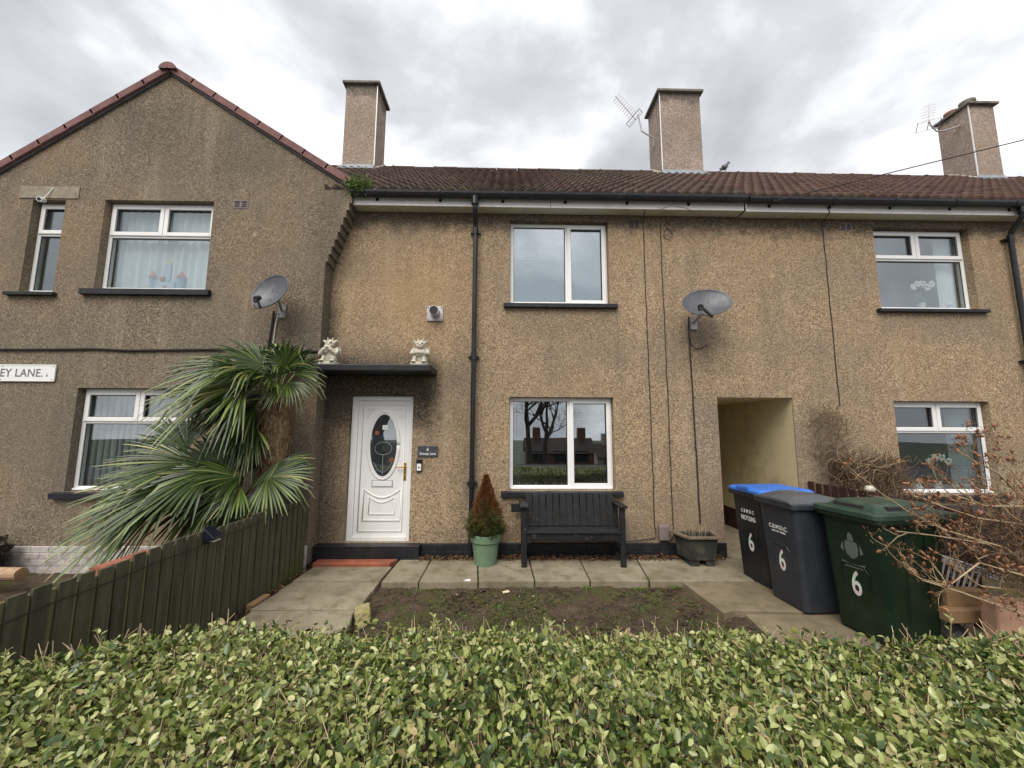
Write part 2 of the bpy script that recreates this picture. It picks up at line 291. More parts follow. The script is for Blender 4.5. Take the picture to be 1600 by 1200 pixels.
# ------------------------------------------------------------------ object helpers
def wloc(o):
    v = Vector((0,0,0))
    while o: v += o.location; o = o.parent
    return v
def tag(o, label=None, cat=None, group=None, kind=None):
    if label: o['label'] = label
    if cat: o['category'] = cat
    if group: o['group'] = group
    if kind: o['kind'] = kind
    return o
def empty(name, loc, label=None, cat=None, group=None, rz=0):
    o = bpy.data.objects.new(name, None); COL.objects.link(o); o.location = loc; o.rotation_euler = (0,0,rz); o.empty_display_size = .1
    return tag(o, label, cat, group)
class MB:
    def __init__(s): s.v = []; s.f = []
    def add(s, vs, fs):
        n = len(s.v); s.v += [tuple(p) for p in vs]; s.f += [tuple(i+n for i in q) for q in fs]; return s
    def box(s, x0, x1, y0, y1, z0, z1):
        return s.add([(x0,y0,z0),(x1,y0,z0),(x1,y1,z0),(x0,y1,z0),(x0,y0,z1),(x1,y0,z1),(x1,y1,z1),(x0,y1,z1)],
                     [(0,3,2,1),(4,5,6,7),(0,1,5,4),(1,2,6,5),(2,3,7,6),(3,0,4,7)])
    def obox(s, c, ax, ay, az):
        c, ax, ay, az = map(Vector, (c, ax, ay, az))
        return s.add([c+sx*ax+sy*ay+sz*az for sz in (-1,1) for sx, sy in ((-1,-1),(1,-1),(1,1),(-1,1))],
                     [(0,3,2,1),(4,5,6,7),(0,1,5,4),(1,2,6,5),(2,3,7,6),(3,0,4,7)])
    def bar(s, a, b, w, h, up=(0,0,1)):
        a, b = Vector(a), Vector(b); d = (b-a); L = d.length; d.normalize()
        x = d.cross(Vector(up))
        if x.length < 1e-4: x = d.cross(Vector((0,1,0)))
        x.normalize(); y = x.cross(d)
        return s.obox((a+b)/2, d*L/2, x*w/2, y*h/2)
    def loft(s, rings, cap=True, close=True):
        n = len(rings[0]); vs = [p for r in rings for p in r]; fs = []
        for i in range(len(rings)-1):
            for j in range(n if close else n-1):
                k = (j+1) % n; fs.append((i*n+j, i*n+k, (i+1)*n+k, (i+1)*n+j))
        if cap and close: fs += [tuple(range(n-1,-1,-1)), tuple((len(rings)-1)*n+j for j in range(n))]
        return s.add(vs, fs)
    def tube(s, pts, r, n=6, cap=True):
        pts = [Vector(p) for p in pts]; rr = r if isinstance(r, (list, tuple)) else [r]*len(pts); rings = []; prev = None
        for i, p in enumerate(pts):
            d = (pts[min(i+1, len(pts)-1)] - pts[max(i-1, 0)])
            if d.length < 1e-9: d = Vector((0,0,1))
            d.normalize()
            u = prev - d*prev.dot(d) if prev is not None else d.cross(Vector((.31,.2,.93)))
            if u.length < 1e-4: u = d.cross(Vector((1,0,0)))
            u.normalize(); v = d.cross(u); prev = u
            rings.append([p + rr[i]*(math.cos(2*math.pi*k/n)*u + math.sin(2*math.pi*k/n)*v) for k in range(n)])
        return s.loft(rings, cap)
    def lathe(s, prof, c=(0,0,0), n=24, axis=None):
        c = Vector(c); q = Vector((0,0,1)).rotation_difference(Vector(axis)) if axis else None
        rings = []
        for (r, z) in prof:
            ring = [Vector((r*math.cos(2*math.pi*k/n), r*math.sin(2*math.pi*k/n), z)) for k in range(n)]
            rings.append([c + (q @ p if q else p) for p in ring])
        return s.loft(rings)
    def ball(s, c, r, n=10, m=7):
        rx, ry, rz = r if isinstance(r, tuple) else (r, r, r); c = Vector(c); rings = []
        for i in range(m+1):
            t = math.pi*(i/m)*.98 + .01*math.pi
            rings.append([c + Vector((rx*math.sin(t)*math.cos(2*math.pi*k/n), ry*math.sin(t)*math.sin(2*math.pi*k/n), -rz*math.cos(t))) for k in range(n)])
        return s.loft(rings)
    def build(s, name, mat, parent=None, world=True, bevel=0, smooth=False, seg=2):
        off = wloc(parent) if (parent and world) else Vector((0,0,0))
        me = bpy.data.meshes.new(name); me.from_pydata([(p[0]-off.x, p[1]-off.y, p[2]-off.z) for p in s.v], [], s.f); me.update()
        me.materials.append(MAT[mat])
        if smooth: me.polygons.foreach_set('use_smooth', [True]*len(me.polygons))
        o = bpy.data.objects.new(name, me); COL.objects.link(o)
        if parent: o.parent = parent
        if bevel:
            b = o.modifiers.new('bevel', 'BEVEL'); b.width = bevel; b.segments = seg; b.limit_method = 'ANGLE'
        return o
def raw_mesh(name, V, loops, sizes, mat, parent=None, rnd=None, smooth=True):
    """numpy mesh: V (n,3), loops flat indices, sizes per polygon, rnd per vertex"""
    off = wloc(parent) if parent else Vector((0,0,0))
    V = np.asarray(V, np.float32).reshape(-1,3) - np.array(off, np.float32)
    me = bpy.data.meshes.new(name); me.vertices.add(len(V)); me.vertices.foreach_set('co', V.ravel())
    loops = np.asarray(loops, np.int32).ravel(); sizes = np.asarray(sizes, np.int32)
    me.loops.add(len(loops)); me.loops.foreach_set('vertex_index', loops)
    me.polygons.add(len(sizes)); st = np.zeros(len(sizes), np.int32); st[1:] = np.cumsum(sizes)[:-1]
    me.polygons.foreach_set('loop_start', st); me.polygons.foreach_set('loop_total', sizes)
    me.update(calc_edges=True); me.validate()
    if smooth: me.polygons.foreach_set('use_smooth', [True]*len(sizes))
    if rnd is not None:
        at = me.attributes.new('rnd', 'FLOAT', 'POINT'); at.data.foreach_set('value', np.asarray(rnd, np.float32))
    me.materials.append(MAT[mat]); o = bpy.data.objects.new(name, me); COL.objects.link(o)
    if parent: o.parent = parent
    return o
LEAF = np.array([(0,0,0),(.5,0,-.03),(1,0,-.10),(.28,.27,.06),(.68,.24,.04),(.28,-.27,.06),(.68,-.24,.04)], np.float32)
LLOOP = np.array([0,1,2,4,3, 0,5,6,2,1], np.int32)
def leaves(name, P, D, N, L, wid, rnd, mat, parent=None):
    """P base points, D directions, N normals, L lengths, one two-faced folded leaf each"""
    P, D, N = (np.asarray(q, np.float32) for q in (P, D, N)); L = np.asarray(L, np.float32)
    D = D/np.linalg.norm(D, axis=1, keepdims=True); B = np.cross(N, D); B /= np.linalg.norm(B, axis=1, keepdims=True)+1e-9; N = np.cross(D, B)
    n = len(P); t = LEAF
    V = P[:,None,:] + L[:,None,None]*(t[None,:,0:1]*D[:,None,:] + wid*t[None,:,1:2]*B[:,None,:] + t[None,:,2:3]*N[:,None,:])
    loops = (LLOOP[None,:] + 7*np.arange(n)[:,None]).ravel(); sizes = np.full(2*n, 5)
    return raw_mesh(name, V.reshape(-1,3), loops, sizes, mat, parent, np.repeat(rnd, 7))
def rring(w, d, z, r, n=4, cx=0, cy=0):
    pts = []
    for sx, sy, a0 in ((1,1,0),(-1,1,90),(-1,-1,180),(1,-1,270)):
        for k in range(n+1):
            t = R(a0 + 90*k/n); pts.append((cx+sx*(w/2-r)+r*math.cos(t), cy+sy*(d/2-r)+r*math.sin(t), z))
    return pts
def text(s, size, mat, name, parent=None, M4=None, align='LEFT', ext=.0008, sx=1., spacing=1.):
    cu = bpy.data.curves.new(name, 'FONT'); cu.body = s; cu.size = size; cu.align_x = align; cu.extrude = ext; cu.space_character = spacing; cu.offset = size*.012
    tmp = bpy.data.objects.new(name, cu); COL.objects.link(tmp); bpy.context.view_layer.update()
    me = bpy.data.meshes.new_from_object(tmp.evaluated_get(bpy.context.evaluated_depsgraph_get())); bpy.data.objects.remove(tmp)
    me.transform(Matrix.Diagonal((sx,1,1,1)))
    if M4 is not None: me.transform(M4)
    me.materials.clear(); me.materials.append(MAT[mat]); o = bpy.data.objects.new(name, me); COL.objects.link(o)
    if parent: o.parent = parent
    return o
def facing(p, right=(1,0,0), up=(0,0,1)):
    r, u = Vector(right).normalized(), Vector(up).normalized(); n = r.cross(u)
    return Matrix(((r.x,u.x,n.x,p[0]),(r.y,u.y,n.y,p[1]),(r.z,u.z,n.z,p[2]),(0,0,0,1)))
# ------------------------------------------------------------------ ground
GZ = -.07
m = MB(); m.box(-300, 300, -9.0, 300, -1.2, GZ-.06); tag(m.build('ground', 'soil'), 'dark earth under and around the row of houses', 'ground', kind='structure')
m = MB(); m.box(-60, 60, -7.6, -4.95, -.3, GZ-.02); tag(m.build('pavement', 'pavement'), 'grey pavement along the garden hedge', 'pavement', kind='structure')
m = MB(); m.box(-80, 80, -15.5, -7.62, -.3, GZ-.12); tag(m.build('road', 'asphalt'), 'asphalt road in front of the houses', 'road', kind='structure')
m = MB(); m.add([(-300,-15.52,GZ-.08),(300,-15.52,GZ-.08),(300,-19,-.5),(-300,-19,-.5),(-300,-40,-6.7),(300,-40,-6.7),(300,-300,-7),(-300,-300,-7)],[(0,3,2,1),(3,4,5,2),(4,7,6,5)]); tag(m.build('verge_ground', 'dark_turf'), 'open ground on the far side of the road', 'ground', kind='structure')

# garden bed: uneven bare soil
nx, ny = 150, 110
xs = np.linspace(-1.55, 3.6, nx); ys = np.linspace(-3.6, -.0, ny); gx, gy = np.meshgrid(xs, ys)
rz = sum(np.sin(gx*a+gy*b+c)*d for a, b, c, d in [(3,2,1,.008),(7,-5,2,.006),(-11,13,.5,.005),(23,17,1.3,.004),(31,-29,2.1,.003)]) + RNG.normal(0,.004,gx.shape)
V = np.stack([gx, gy, GZ+.0+rz], -1).reshape(-1,3)
q = np.arange(nx*ny).reshape(ny, nx); F = np.stack([q[:-1,:-1], q[:-1,1:], q[1:,1:], q[1:,:-1]], -1).reshape(-1,4)
tag(raw_mesh('garden_soil', V, F, np.full(len(F), 4), 'soil'), 'bare brown earth of the front garden bed', 'soil', kind='structure')
xs = np.linspace(-7.5, -1.5, 60); ys = np.linspace(-3.9, -.2, 40); gx, gy = np.meshgrid(xs, ys)
V = np.stack([gx, gy, GZ-.02+RNG.normal(0,.008,gx.shape)], -1).reshape(-1,3); q = np.arange(2400).reshape(40, 60); F = np.stack([q[:-1,:-1], q[:-1,1:], q[1:,1:], q[1:,:-1]], -1).reshape(-1,4)
tag(raw_mesh('side_soil', V, F, np.full(len(F), 4), 'soil'), 'dark earth along the fence and in the next garden', 'soil', kind='structure')

# ------------------------------------------------------------------ walls
def wall(mb, x0, x1, z0, z1, y, holes, depth=.22):
    xs = sorted({x0, x1, *[h[0] for h in holes], *[h[1] for h in holes]}); zs = sorted({z0, z1, *[h[2] for h in holes], *[h[3] for h in holes]})
    for i in range(len(xs)-1):
        for j in range(len(zs)-1):
            cx, cz = (xs[i]+xs[i+1])/2, (zs[j]+zs[j+1])/2
            if any(h[0] < cx < h[1] and h[2] < cz < h[3] for h in holes): continue
            mb.add([(xs[i],y,zs[j]),(xs[i+1],y,zs[j]),(xs[i+1],y,zs[j+1]),(xs[i],y,zs[j+1])], [(0,1,2,3)])
    for hh in holes:
        a, b, c, d = hh[:4]; e = y+(hh[4] if len(hh) > 4 else depth)
        if a > x0: mb.add([(a,y,c),(a,e,c),(a,e,d),(a,y,d)], [(0,3,2,1)])
        if b < x1: mb.add([(b,y,c),(b,e,c),(b,e,d),(b,y,d)], [(0,1,2,3)])
        if d < z1: mb.add([(a,y,d),(b,y,d),(b,e,d),(a,e,d)], [(0,3,2,1)])
        if c > z0: mb.add([(a,y,c),(b,y,c),(b,e,c),(a,e,c)], [(0,1,2,3)])
def ring(mb, x0, x1, z0, z1, w, y0, y1):
    mb.box(x0, x0+w, y0, y1, z0, z1); mb.box(x1-w, x1, y0, y1, z0, z1); mb.box(x0+w, x1-w, y0, y1, z0, z0+w); mb.box(x0+w, x1-w, y0, y1, z1-w, z1)
def room(parent, x0, x1, z0, z1, y, mat='interior_dark', d=1.6):
    m = MB(); a, b, c, e = x0-.25, x1+.25, z0-.3, z1+.2
    m.add([(a,y,c),(b,y,c),(b,y+d,c),(a,y+d,c),(a,y,e),(b,y,e),(b,y+d,e),(a,y+d,e)], [(0,1,2,3),(4,7,6,5),(2,6,7,3),(1,5,6,2),(0,3,7,4)])
    o = m.build('room', mat, parent)
    return o
def window(parent, x0, x1, z0, z1, y, style, tz=None, xm=None, inner='interior_dark', gm='glass'):
    """white plastic window; y = wall face"""
    f = y+.10; m = MB(); w = .052
    ring(m, x0+.004, x1-.004, z0+.004, z1-.004, w, f, f+.07)
    lights = []; cases = []
    if style == 'top2':
        m.box(x0+w, x1-w, f+.001, f+.069, tz-.026, tz+.026); m.box(xm-.026, xm+.026, f+.001, f+.069, tz+.026, z1-w)
        cases = [(x0+w-.022, xm-.004, tz-.004+.008, z1-w+.022), (xm+.004, x1-w+.022, tz+.004, z1-w+.022)]
        lights = [(x0+w, x1-w, z0+w, tz-.026)]
    elif style == 'top1':
        m.box(x0+w, x1-w, f+.001, f+.069, tz-.026, tz+.026)
        cases = [(x0+w-.022, x1-w+.022, tz+.004, z1-w+.022)]; lights = [(x0+w, x1-w, z0+w, tz-.026)]
    elif style == 'side':
        m.box(xm-.03, xm+.03, f+.001, f+.069, z0+w, z1-w)
        cases = [(xm+.002, x1-w+.024, z0+w-.024, z1-w+.024)]; lights = [(x0+w, xm-.03, z0+w, z1-w)]
    win = m.build('window', 'upvc', parent, bevel=.006)
    m = MB(); m.box(x0+.02, x1-.02, f-.035, f-.002, z0+.006, z0+.034); m.build('window_cill', 'upvc', win, bevel=.006)
    for (a, b, c, d) in cases:
        m = MB(); ring(m, a, b, c, d, .058, f-.018, f-.002); m.build('casement', 'upvc', win, bevel=.006)
        lights.append((a+.056, b-.056, c+.056, d-.056))
    for (a, b, c, d) in lights:
        g = MB(); g.box(a-.004, b+.004, f+.026, f+.034, c-.004, d+.004); g.build('pane', gm, win)
        k = MB(); ring(k, a, b, c, d, .009, f+.012, f+.022); k.build('gasket', 'rubber', win)
    room(win, x0, x1, z0, z1, f+.072, inner)
    return win, f
def sill(parent, x0, x1, z0, z1, y):
    m = MB(); m.add([(x0,y-.065,z0),(x1,y-.065,z0),(x1,y+.09,z0),(x0,y+.09,z0),(x0,y-.065,z1-.012),(x1,y-.065,z1-.012),(x1,y+.098,z1),(x0,y+.098,z1)],
                    [(0,3,2,1),(4,5,6,7),(0,1,5,4),(1,2,6,5),(2,3,7,6),(3,0,4,7)])
    return m.build('window_sill', 'black_paint', parent, bevel=.006)
def air_brick(parent, x0, x1, z0, z1, y, mat):
    m = MB(); ring(m, x0, x1, z0, z1, .014, y-.006, y+.02); xm = (x0+x1)/2
    m.box(xm-.012, xm+.012, y-.004, y+.02, z0+.018, z1-.018); h = (z1-z0-.036)/3
    for k in (1, 2):
        for a, b in ((x0+.018, xm-.012), (xm+.012, x1-.018)): m.box(a, b, y-.003, y+.02, z0+.018+k*h-.003, z0+.018+k*h+.003)
    o = m.build('air_brick', mat, parent)
    k = MB(); k.box(x0+.018, x1-.018, y-.001, y+.004, z0+.018, z1-.018); k.build('vent_hole', 'rubber', o); return o
ROOF_Y0, ROOF_Z0, ROOF_T, RIDGE_Y = -.235, 5.185, .83, 2.85
RIDGE_Z = ROOF_Z0 + ROOF_T*(RIDGE_Y-ROOF_Y0)
def tile_field(name, mat, parent, o, ax, L_ax, up, L_up, period=.165, course=.31, h=.048, lip=.034):
    """pantile slope: real rolls and stepped courses. o corner, ax along eaves, up up-slope"""
    o, ax, up = Vector(o), Vector(ax).normalized(), Vector(up).normalized(); nrm = ax.cross(up)
    nxx = int(L_ax/period*8)+1; us = []
    k = 0
    while k*course < L_up-.01:
        t0 = k*course; t1 = min(L_up, t0+course); us += [(t0, -.004 if k else 0, k), (t0+.003, lip, k), (t0+(t1-t0)*.5, lip*.55, k), (t1+.02, .001, k)]; k += 1
    r = random.Random(5); jit = {}
    tx = np.linspace(0, L_ax, nxx); col = (tx/period).astype(int)
    prof = h*(.5+.5*np.cos(2*math.pi*tx/period))**.8
    V = []
    A, U, Nn, O = (np.array(q) for q in (ax, up, nrm, o))
    for (t, dz, k) in us:
        if k not in jit: jit[k] = np.array([r.uniform(-.004, .004) for _ in range(int(L_ax/period)+3)])
        hh = prof + dz + jit[k][col]
        if dz <= 0: hh = hh*0 + prof*.4 - .012
        V.append(O + tx[:,None]*A + t*U + hh[:,None]*Nn)
    V = np.concatenate(V); ny = len(us); q = np.arange(nxx*ny).reshape(ny, nxx)
    F = np.stack([q[:-1,:-1], q[:-1,1:], q[1:,1:], q[1:,:-1]], -1).reshape(-1,4)
    return raw_mesh(name, V, F, np.full(len(F), 4), mat, parent, smooth=False)
def main_roof(parent, x0, x1, mat, ys=ROOF_Y0):
    zs = ROOF_Z0+ROOF_T*(ys-ROOF_Y0); L = math.hypot(RIDGE_Y-ys, RIDGE_Z-zs)
    o = tile_field('roof', mat, parent, (x0, ys, zs), (1,0,0), x1-x0, (0,1,ROOF_T), L)
    m = MB(); m.add([(x0,RIDGE_Y,RIDGE_Z-.02),(x1,RIDGE_Y,RIDGE_Z-.02),(x1,5.9,5.2),(x0,5.9,5.2)], [(0,1,2,3)])
    m.add([(x0,RIDGE_Y,RIDGE_Z-.03),(x1,RIDGE_Y,RIDGE_Z-.03),(x1,ys+.02,zs-.035),(x0,ys+.02,zs-.035)], [(0,3,2,1)])
    m.build('roof_back', mat, parent)
    m = MB(); n = int((x1-x0)/.45)
    for i in range(n):
        a = x0+(x1-x0)*i/n; b = x0+(x1-x0)*(i+1)/n-.012; dz = random.uniform(-.008,.008)
        rings = []
        for xx, rr in ((a, .118), (a+.03, .118), (a+.031, .108), (b, .108)):
            rings.append([(xx, RIDGE_Y+rr*math.cos(R(t)), RIDGE_Z-.03+dz+rr*.8*math.sin(R(t))) for t in range(0, 181, 20)])
        m.loft(rings, close=False)
    m.build('ridge_tiles', mat, parent)
    return o
def back_walls(parent, x0, x1):
    m = MB(); m.box(x0+.01, x1-.01, 5.6, 5.75, -.1, 5.2); m.build('rear_wall', 'render_far', parent)
def eaves(parent, x0, x1, dz=0., pipes=()):
    m = MB(); n = max(1, round((x1-x0)/2.9))
    for i in range(n): m.box(x0+(x1-x0)*i/n+.003, x0+(x1-x0)*(i+1)/n-.003, -.185, -.168, 5.0+dz, 5.15+dz)
    m.build('fascia', 'fascia_white', parent, bevel=.003)
    m = MB(); m.box(x0+.002, x1-.002, -.167, .0, 5.006+dz, 5.02+dz); m.build('soffit', 'soffit', parent)
    m = MB(); cy, r, zt = -.248, .062, 5.17+dz
    def prof(rr): return [(cy+rr*math.cos(R(t)), zt+rr*1.45*math.sin(R(t))) for t in range(180, 361, 20)]
    o = prof(r); i_ = prof(r-.006)[::-1]; P = o+i_
    m.loft([[(x, p[0], p[1]) for p in P] for x in (x0, x1)])
    g = m.build('gutter', 'black_gloss', parent)
    x = x0+.35
    while x < x1-.1:
        m = MB()
        pr = [(cy+(r+.006)*math.cos(R(t)), zt+.002+(r+.006)*1.45*math.sin(R(t))) for t in range(175, 366, 20)]
        m.loft([[(xx, p[0], p[1]) for p in pr] for xx in (x-.018, x+.018)], close=False, cap=False); m.add([(x-.02,-.19,5.06+dz),(x+.02,-.19,5.06+dz),(x+.02,-.19,5.16+dz),(x-.02,-.19,5.16+dz)],[(0,1,2,3)]); x += .92
        m.build('gutter_bracket', 'black_gloss', g)
    return g
def downpipe(parent, x, zb, z0=5.09):
    m = MB(); m.tube([(x,-.248,z0+.01),(x,-.248,z0-.10),(x,-.235,z0-.15),(x,-.10,z0-.32),(x,-.075,z0-.38),(x,-.075,zb)], .034, 12)
    m.lathe([(.05,-.09),(.05,.03),(.043,.03),(.043,-.09)], (x,-.248,z0-.01), 12)
    p = m.build('downpipe', 'black_gloss', parent, smooth=False)
    for z in (z0-.42, 2.78, 1.0):
        m = MB(); m.lathe([(.035,-.05),(.042,-.05),(.042,.05),(.035,.05)], (x,-.075,z), 12); m.box(x-.075, x+.075, -.05, -.002, z-.012, z+.012); m.build('pipe_clip', 'black_gloss', p)
def chimney(parent, x0, x1, y0, y1, zb, zt, mat='dash_chimney', bead=()):
    m = MB(); m.box(x0, x1, y0, y1, zb, zt); c = m.build('chimney', mat, parent, bevel=.008)
    m = MB(); m.box(x0-.07, x1+.07, y0-.07, y1+.07, zt, zt+.06); m.build('chimney_cap', 'concrete_sooty', c, bevel=.01)
    m = MB()
    for bx in bead: m.box(bx-.009, bx+.009, y0-.006, y0+.012, zt-2.1 if zt > 9.4 else zt-1.95, zt-.004)
    if bead: m.build('corner_bead', 'upvc', c)
    zr = ROOF_Z0+ROOF_T*(y0-ROOF_Y0)
    m = MB(); m.box(x0-.012, x1+.012, y0-.014, y0-.002, zr-.05, zr+.14); m.obox(((x0+x1)/2, y0-.08, zr+.005), ((x1-x0)/2+.06,0,0), (0,.075,.075*ROOF_T), (0,-.005,.006))
    m.build('flashing', 'lead', c)
    m = MB()
    for sx in (x0-.06, x1+.06):
        for k in range(5):
            yy = y0+.06+k*.11
            if yy < y1+.1: m.ball((sx+random.uniform(-.02,.02), yy, ROOF_Z0+ROOF_T*(yy-ROOF_Y0)+.03), (.07,.09,.05), 8, 5)
    m.build('mortar_fillet', 'mortar', c)
    return c

# ------------------------------------------------------------------ left house with the gable
GY = -.24; XL, XR = -7.6, -2.55
hL = empty('terraced_house', (-5, 0, 0), 'grey brown pebbledashed house with a front gable and red verge tiles, left end', 'house', 'houses of the terrace')
hol = [(-6.725,-6.268,3.61,4.969), (-5.718,-4.19,3.665,4.985), (-5.744,-4.21,.918,2.28)]
m = MB(); wall(m, XL, XR, .24, 5.0, GY, hol)
m.add([(XL,GY,5.0),(XR,GY,5.0),(XR,GY,5.425),(-4.99,GY,7.02),(XL,GY,5.10)], [(0,1,2,3,4)])
m.add([(XR,GY,0),(XR,.0,0),(XR,.0,5.42),(XR,GY,5.42)], [(0,1,2,3)]); m.add([(XL,GY,0),(XL,3,0),(XL,3,5.3),(XL,GY,5.3)], [(0,3,2,1)])
m.build('wall', 'dash_grey', hL)
m = MB()
for i in range(9):
    z = 4.10+i*.112; m.add([(XR,GY,z),(XR+.036*(i+1),GY,z),(XR+.036*(i+1),-.001,z-.03),(XR,-.001,z-.05),(XR,GY,z+.112),(XR+.036*(i+1),GY,z+.112),(XR+.036*(i+1),-.001,z+.085),(XR,-.001,z+.085)],
                    [(0,3,2,1),(4,5,6,7),(0,1,5,4),(1,2,6,5),(2,3,7,6),(3,0,4,7)])
m.add([(XR,GY,5.108),(XR+.325,GY,5.108),(XR+.325,-.0,5.10),(XR,-.0,5.10),(XR,GY,5.425),(XR+.27,GY,5.25),(XR+.27,-.0,5.25),(XR,-.0,5.425)], [(0,3,2,1),(4,5,6,7),(0,1,5,4),(1,2,6,5),(2,3,7,6),(3,0,4,7)])
m.build('corbel', 'dash_grey', hL)
m = MB(); m.box(-6.92, -6.09, GY-.012, GY+.01, 4.99, 5.17); m.build('lintel', 'dash_patch', hL)
m = MB(); x = XL
row = 0
for z in (0.0, .08, .16):
    x = XL - (.11 if row % 2 else 0); row += 1
    while x < XR: m.box(max(x, XL)+.004, min(x+.218, XR-.001), GY-.03, GY-.001, z+.004, z+.076); x += .225
m.box(XL, XR-.002, GY-.024, GY-.001, -.1, .238); m.build('plinth', 'brick_white', hL, bevel=.004)
w, f = window(hL, *hol[0], GY, 'top1', 4.50, inner='interior_pale')
m = MB(); [m.tube([(-6.62+.012*k+.01*math.sin(k), f+.11, 3.68), (-6.60+.014*k, f+.11, 4.4)], .006, 5) for k in range(3)]; m.build('blind_cord', 'cable_black', w)
w, f = window(hL, *hol[1], GY, 'top2', 4.49, -4.945, inner='interior_pale')
m = MB(); n = 40
m.loft([[(-5.66+1.45*i/n, f+.13+.022*math.sin(i*1.9)+.012*math.sin(i*.7), z) for i in range(n+1)] for z in (3.7, 4.94)], cap=False, close=False); m.build('net_curtain', 'curtain', w)
w, f = window(hL, *hol[2], GY, 'top2', 1.83, -4.985)
m = MB()
for i in range(17):
    xx = -5.68+i*.088; a = R(108 + (9 if i % 4 == 0 else -6 if i % 3 == 0 else 0)); m.obox((xx, f+.14, 1.57), (.043*math.cos(a), .043*math.sin(a), 0), (-.001*math.sin(a), .001*math.cos(a), 0), (0,0,.63))
m.build('vertical_blind', 'curtain', w)
sill(hL, -6.864, -6.2, 3.55, 3.61, GY); sill(hL, -5.85, -4.10, 3.57, 3.665, GY); sill(hL, -5.874, -4.08, .83, .918, GY)
air_brick(hL, -3.906, -3.705, 4.881, 5.005, GY, 'pvc_brown')
AX, AZ = -4.99, 7.0
for s, ex, ez in ((1, -2.27, 5.24), (-1, -7.72, 5.02)):
    d = Vector((AX-ex, 0, AZ-ez)); L = d.length
    if s > 0: tile_field('gable_roof', 'tile_new', hL, (ex, -.14, ez+.03), (0,1,0), 2.4, d, L, h=.02)
    else: tile_field('gable_roof', 'tile_new', hL, (ex, 2.26, ez+.03), (0,-1,0), 2.4, d, L, h=.02)
    m = MB(); u = d.normalized(); nr = Vector((s*u.z, 0, abs(u.x)))
    m.obox(Vector((ex,0,ez))+d*.5+nr*-.012+Vector((0,-.13,0)), u*L/2, (0,.14,0), nr*.012); m.build('undercloak_shadow', 'interior_dark', hL)  # coloured dark to stand in for the shadow gap below the verge
    m = MB(); n = 8
    for i in range(n):
        t0, t1 = i/n, (i+1)/n+.012; k = -.012
        a = Vector((ex, -.30, ez))+d*t0; b = Vector((ex, -.30, ez))+d*min(t1,1)
        a2, b2 = a+nr*(.106), b+nr*.101; yy = Vector((0,.15,0))
        m.add([a+nr*.004, b-nr*.004, b-nr*.004+yy, a+nr*.004+yy, a2, b2, b2+yy, a2+yy], [(0,3,2,1),(4,5,6,7),(0,1,5,4),(1,2,6,5),(2,3,7,6),(3,0,4,7)])
    m.build('verge_tiles', 'tile_new', hL, bevel=.008)
m = MB()
for i in range(6):
    y0 = -.34+i*.43; m.loft([[(AX+rr*math.cos(R(t)), yy, AZ+.0+rr*.85*math.sin(R(t))) for t in range(0,181,20)] for yy, rr in ((y0,.125),(y0+.03,.125),(y0+.031,.115),(y0+.42,.115))], close=False)
m.loft([[(AX+rr*math.cos(R(t)), -.34, AZ+.0+rr*.85*math.sin(R(t))) for t in range(0,181,20)] for rr in (.125, .01)], close=False)
m.build('ridge_tiles', 'tile_new', hL)
main_roof(hL, -7.55, -2.62, 'tile_dark', .10); back_walls(hL, -7.6, -2.6)
chimney(hL, -3.655, -2.945, 2.5, 3.15, 6.9, 9.56, bead=(-2.945,))

# ------------------------------------------------------------------ middle house
XP = 3.64
hM = empty('terraced_house', (.5, 0, 0), 'tan pebbledashed middle house with a white front door under a black canopy', 'house', 'houses of the terrace')
hol = [(-2.19,-1.30,.2,2.22), (.07,1.56,3.6,4.90), (.07,1.57,.90,2.21), (3.085,XP,-.1,2.22,.02)]
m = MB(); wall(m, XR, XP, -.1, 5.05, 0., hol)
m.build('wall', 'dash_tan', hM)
m = MB(); m.box(3.085-.1, 3.0849, .02, 4.6, -.1, 2.5); m.box(3.085, XP, .021, 4.6, 2.221, 2.4); m.box(3.085, XP, 4.4, 4.6, -.1, 2.22); m.build('passage', 'cream_paint', hM)
m = MB(); rr = 0
def bricks(m, x0, x1, z0, z1, y, n):
    h = (z1-z0)/n
    for r_ in range(n):
        x = x0-(.11 if r_ % 2 else 0)
        while x < x1:
            a, b = max(x, x0)+.003, min(x+.222, x1)-.003
            if b-a > .01: m.box(a, b, y-.036, y-.001, z0+r_*h+.003, z0+(r_+1)*h-.003)
            x += .225
    m.box(x0, x1, y-.031, y-.001, z0, z1)
bricks(m, -2.50, -2.5+.2, -.1, .16, 0, 3); bricks(m, -1.12, 3.085, -.1, .195, 0, 3); m.build('plinth', 'black_paint', hM, bevel=.004)
m = MB(); m.box(-2.52, -1.13, -.13, .06, -.1, .165); m.box(-2.53, -1.12, -.14, .14, .165, .198); m.build('door_step', 'black_paint', hM, bevel=.01)
w, f = window(hM, *hol[1], 0., 'side', xm=.945, gm='glass_bright')
m = MB()
m.loft([[(x, f+.10-.006*((k*.5)%1), 3.64+k*.01225) for k in range(101)] for x in (.115,1.515)], cap=False, close=False)
m.build('venetian_blind', 'blind_sky_tint', w)
w, f = window(hM, *hol[2], 0., 'side', xm=.945, gm='glass_bright')
m = MB()
for i in range(26): zz = .98+i*.046; m.obox((.82, f+.10, zz), (.70,0,0), (0,.011,-.002), (0,0,.0008))
m.build('venetian_blind', 'blind_dark', w)
m = MB(); m.loft([[(.12+.016*i, f+.2+.02*math.sin(i*2.1), z) for i in range(9)] for z in (.93, 2.18)], cap=False, close=False); m.build('curtain', 'curtain_grey', w)
sill(hM, -.02, 1.662, 3.525, 3.60, 0.); sill(hM, -.039, 1.666, .815, .90, 0.)
air_brick(hM, 1.869, 2.051, 4.807, 4.939, 0., 'dash_tan')
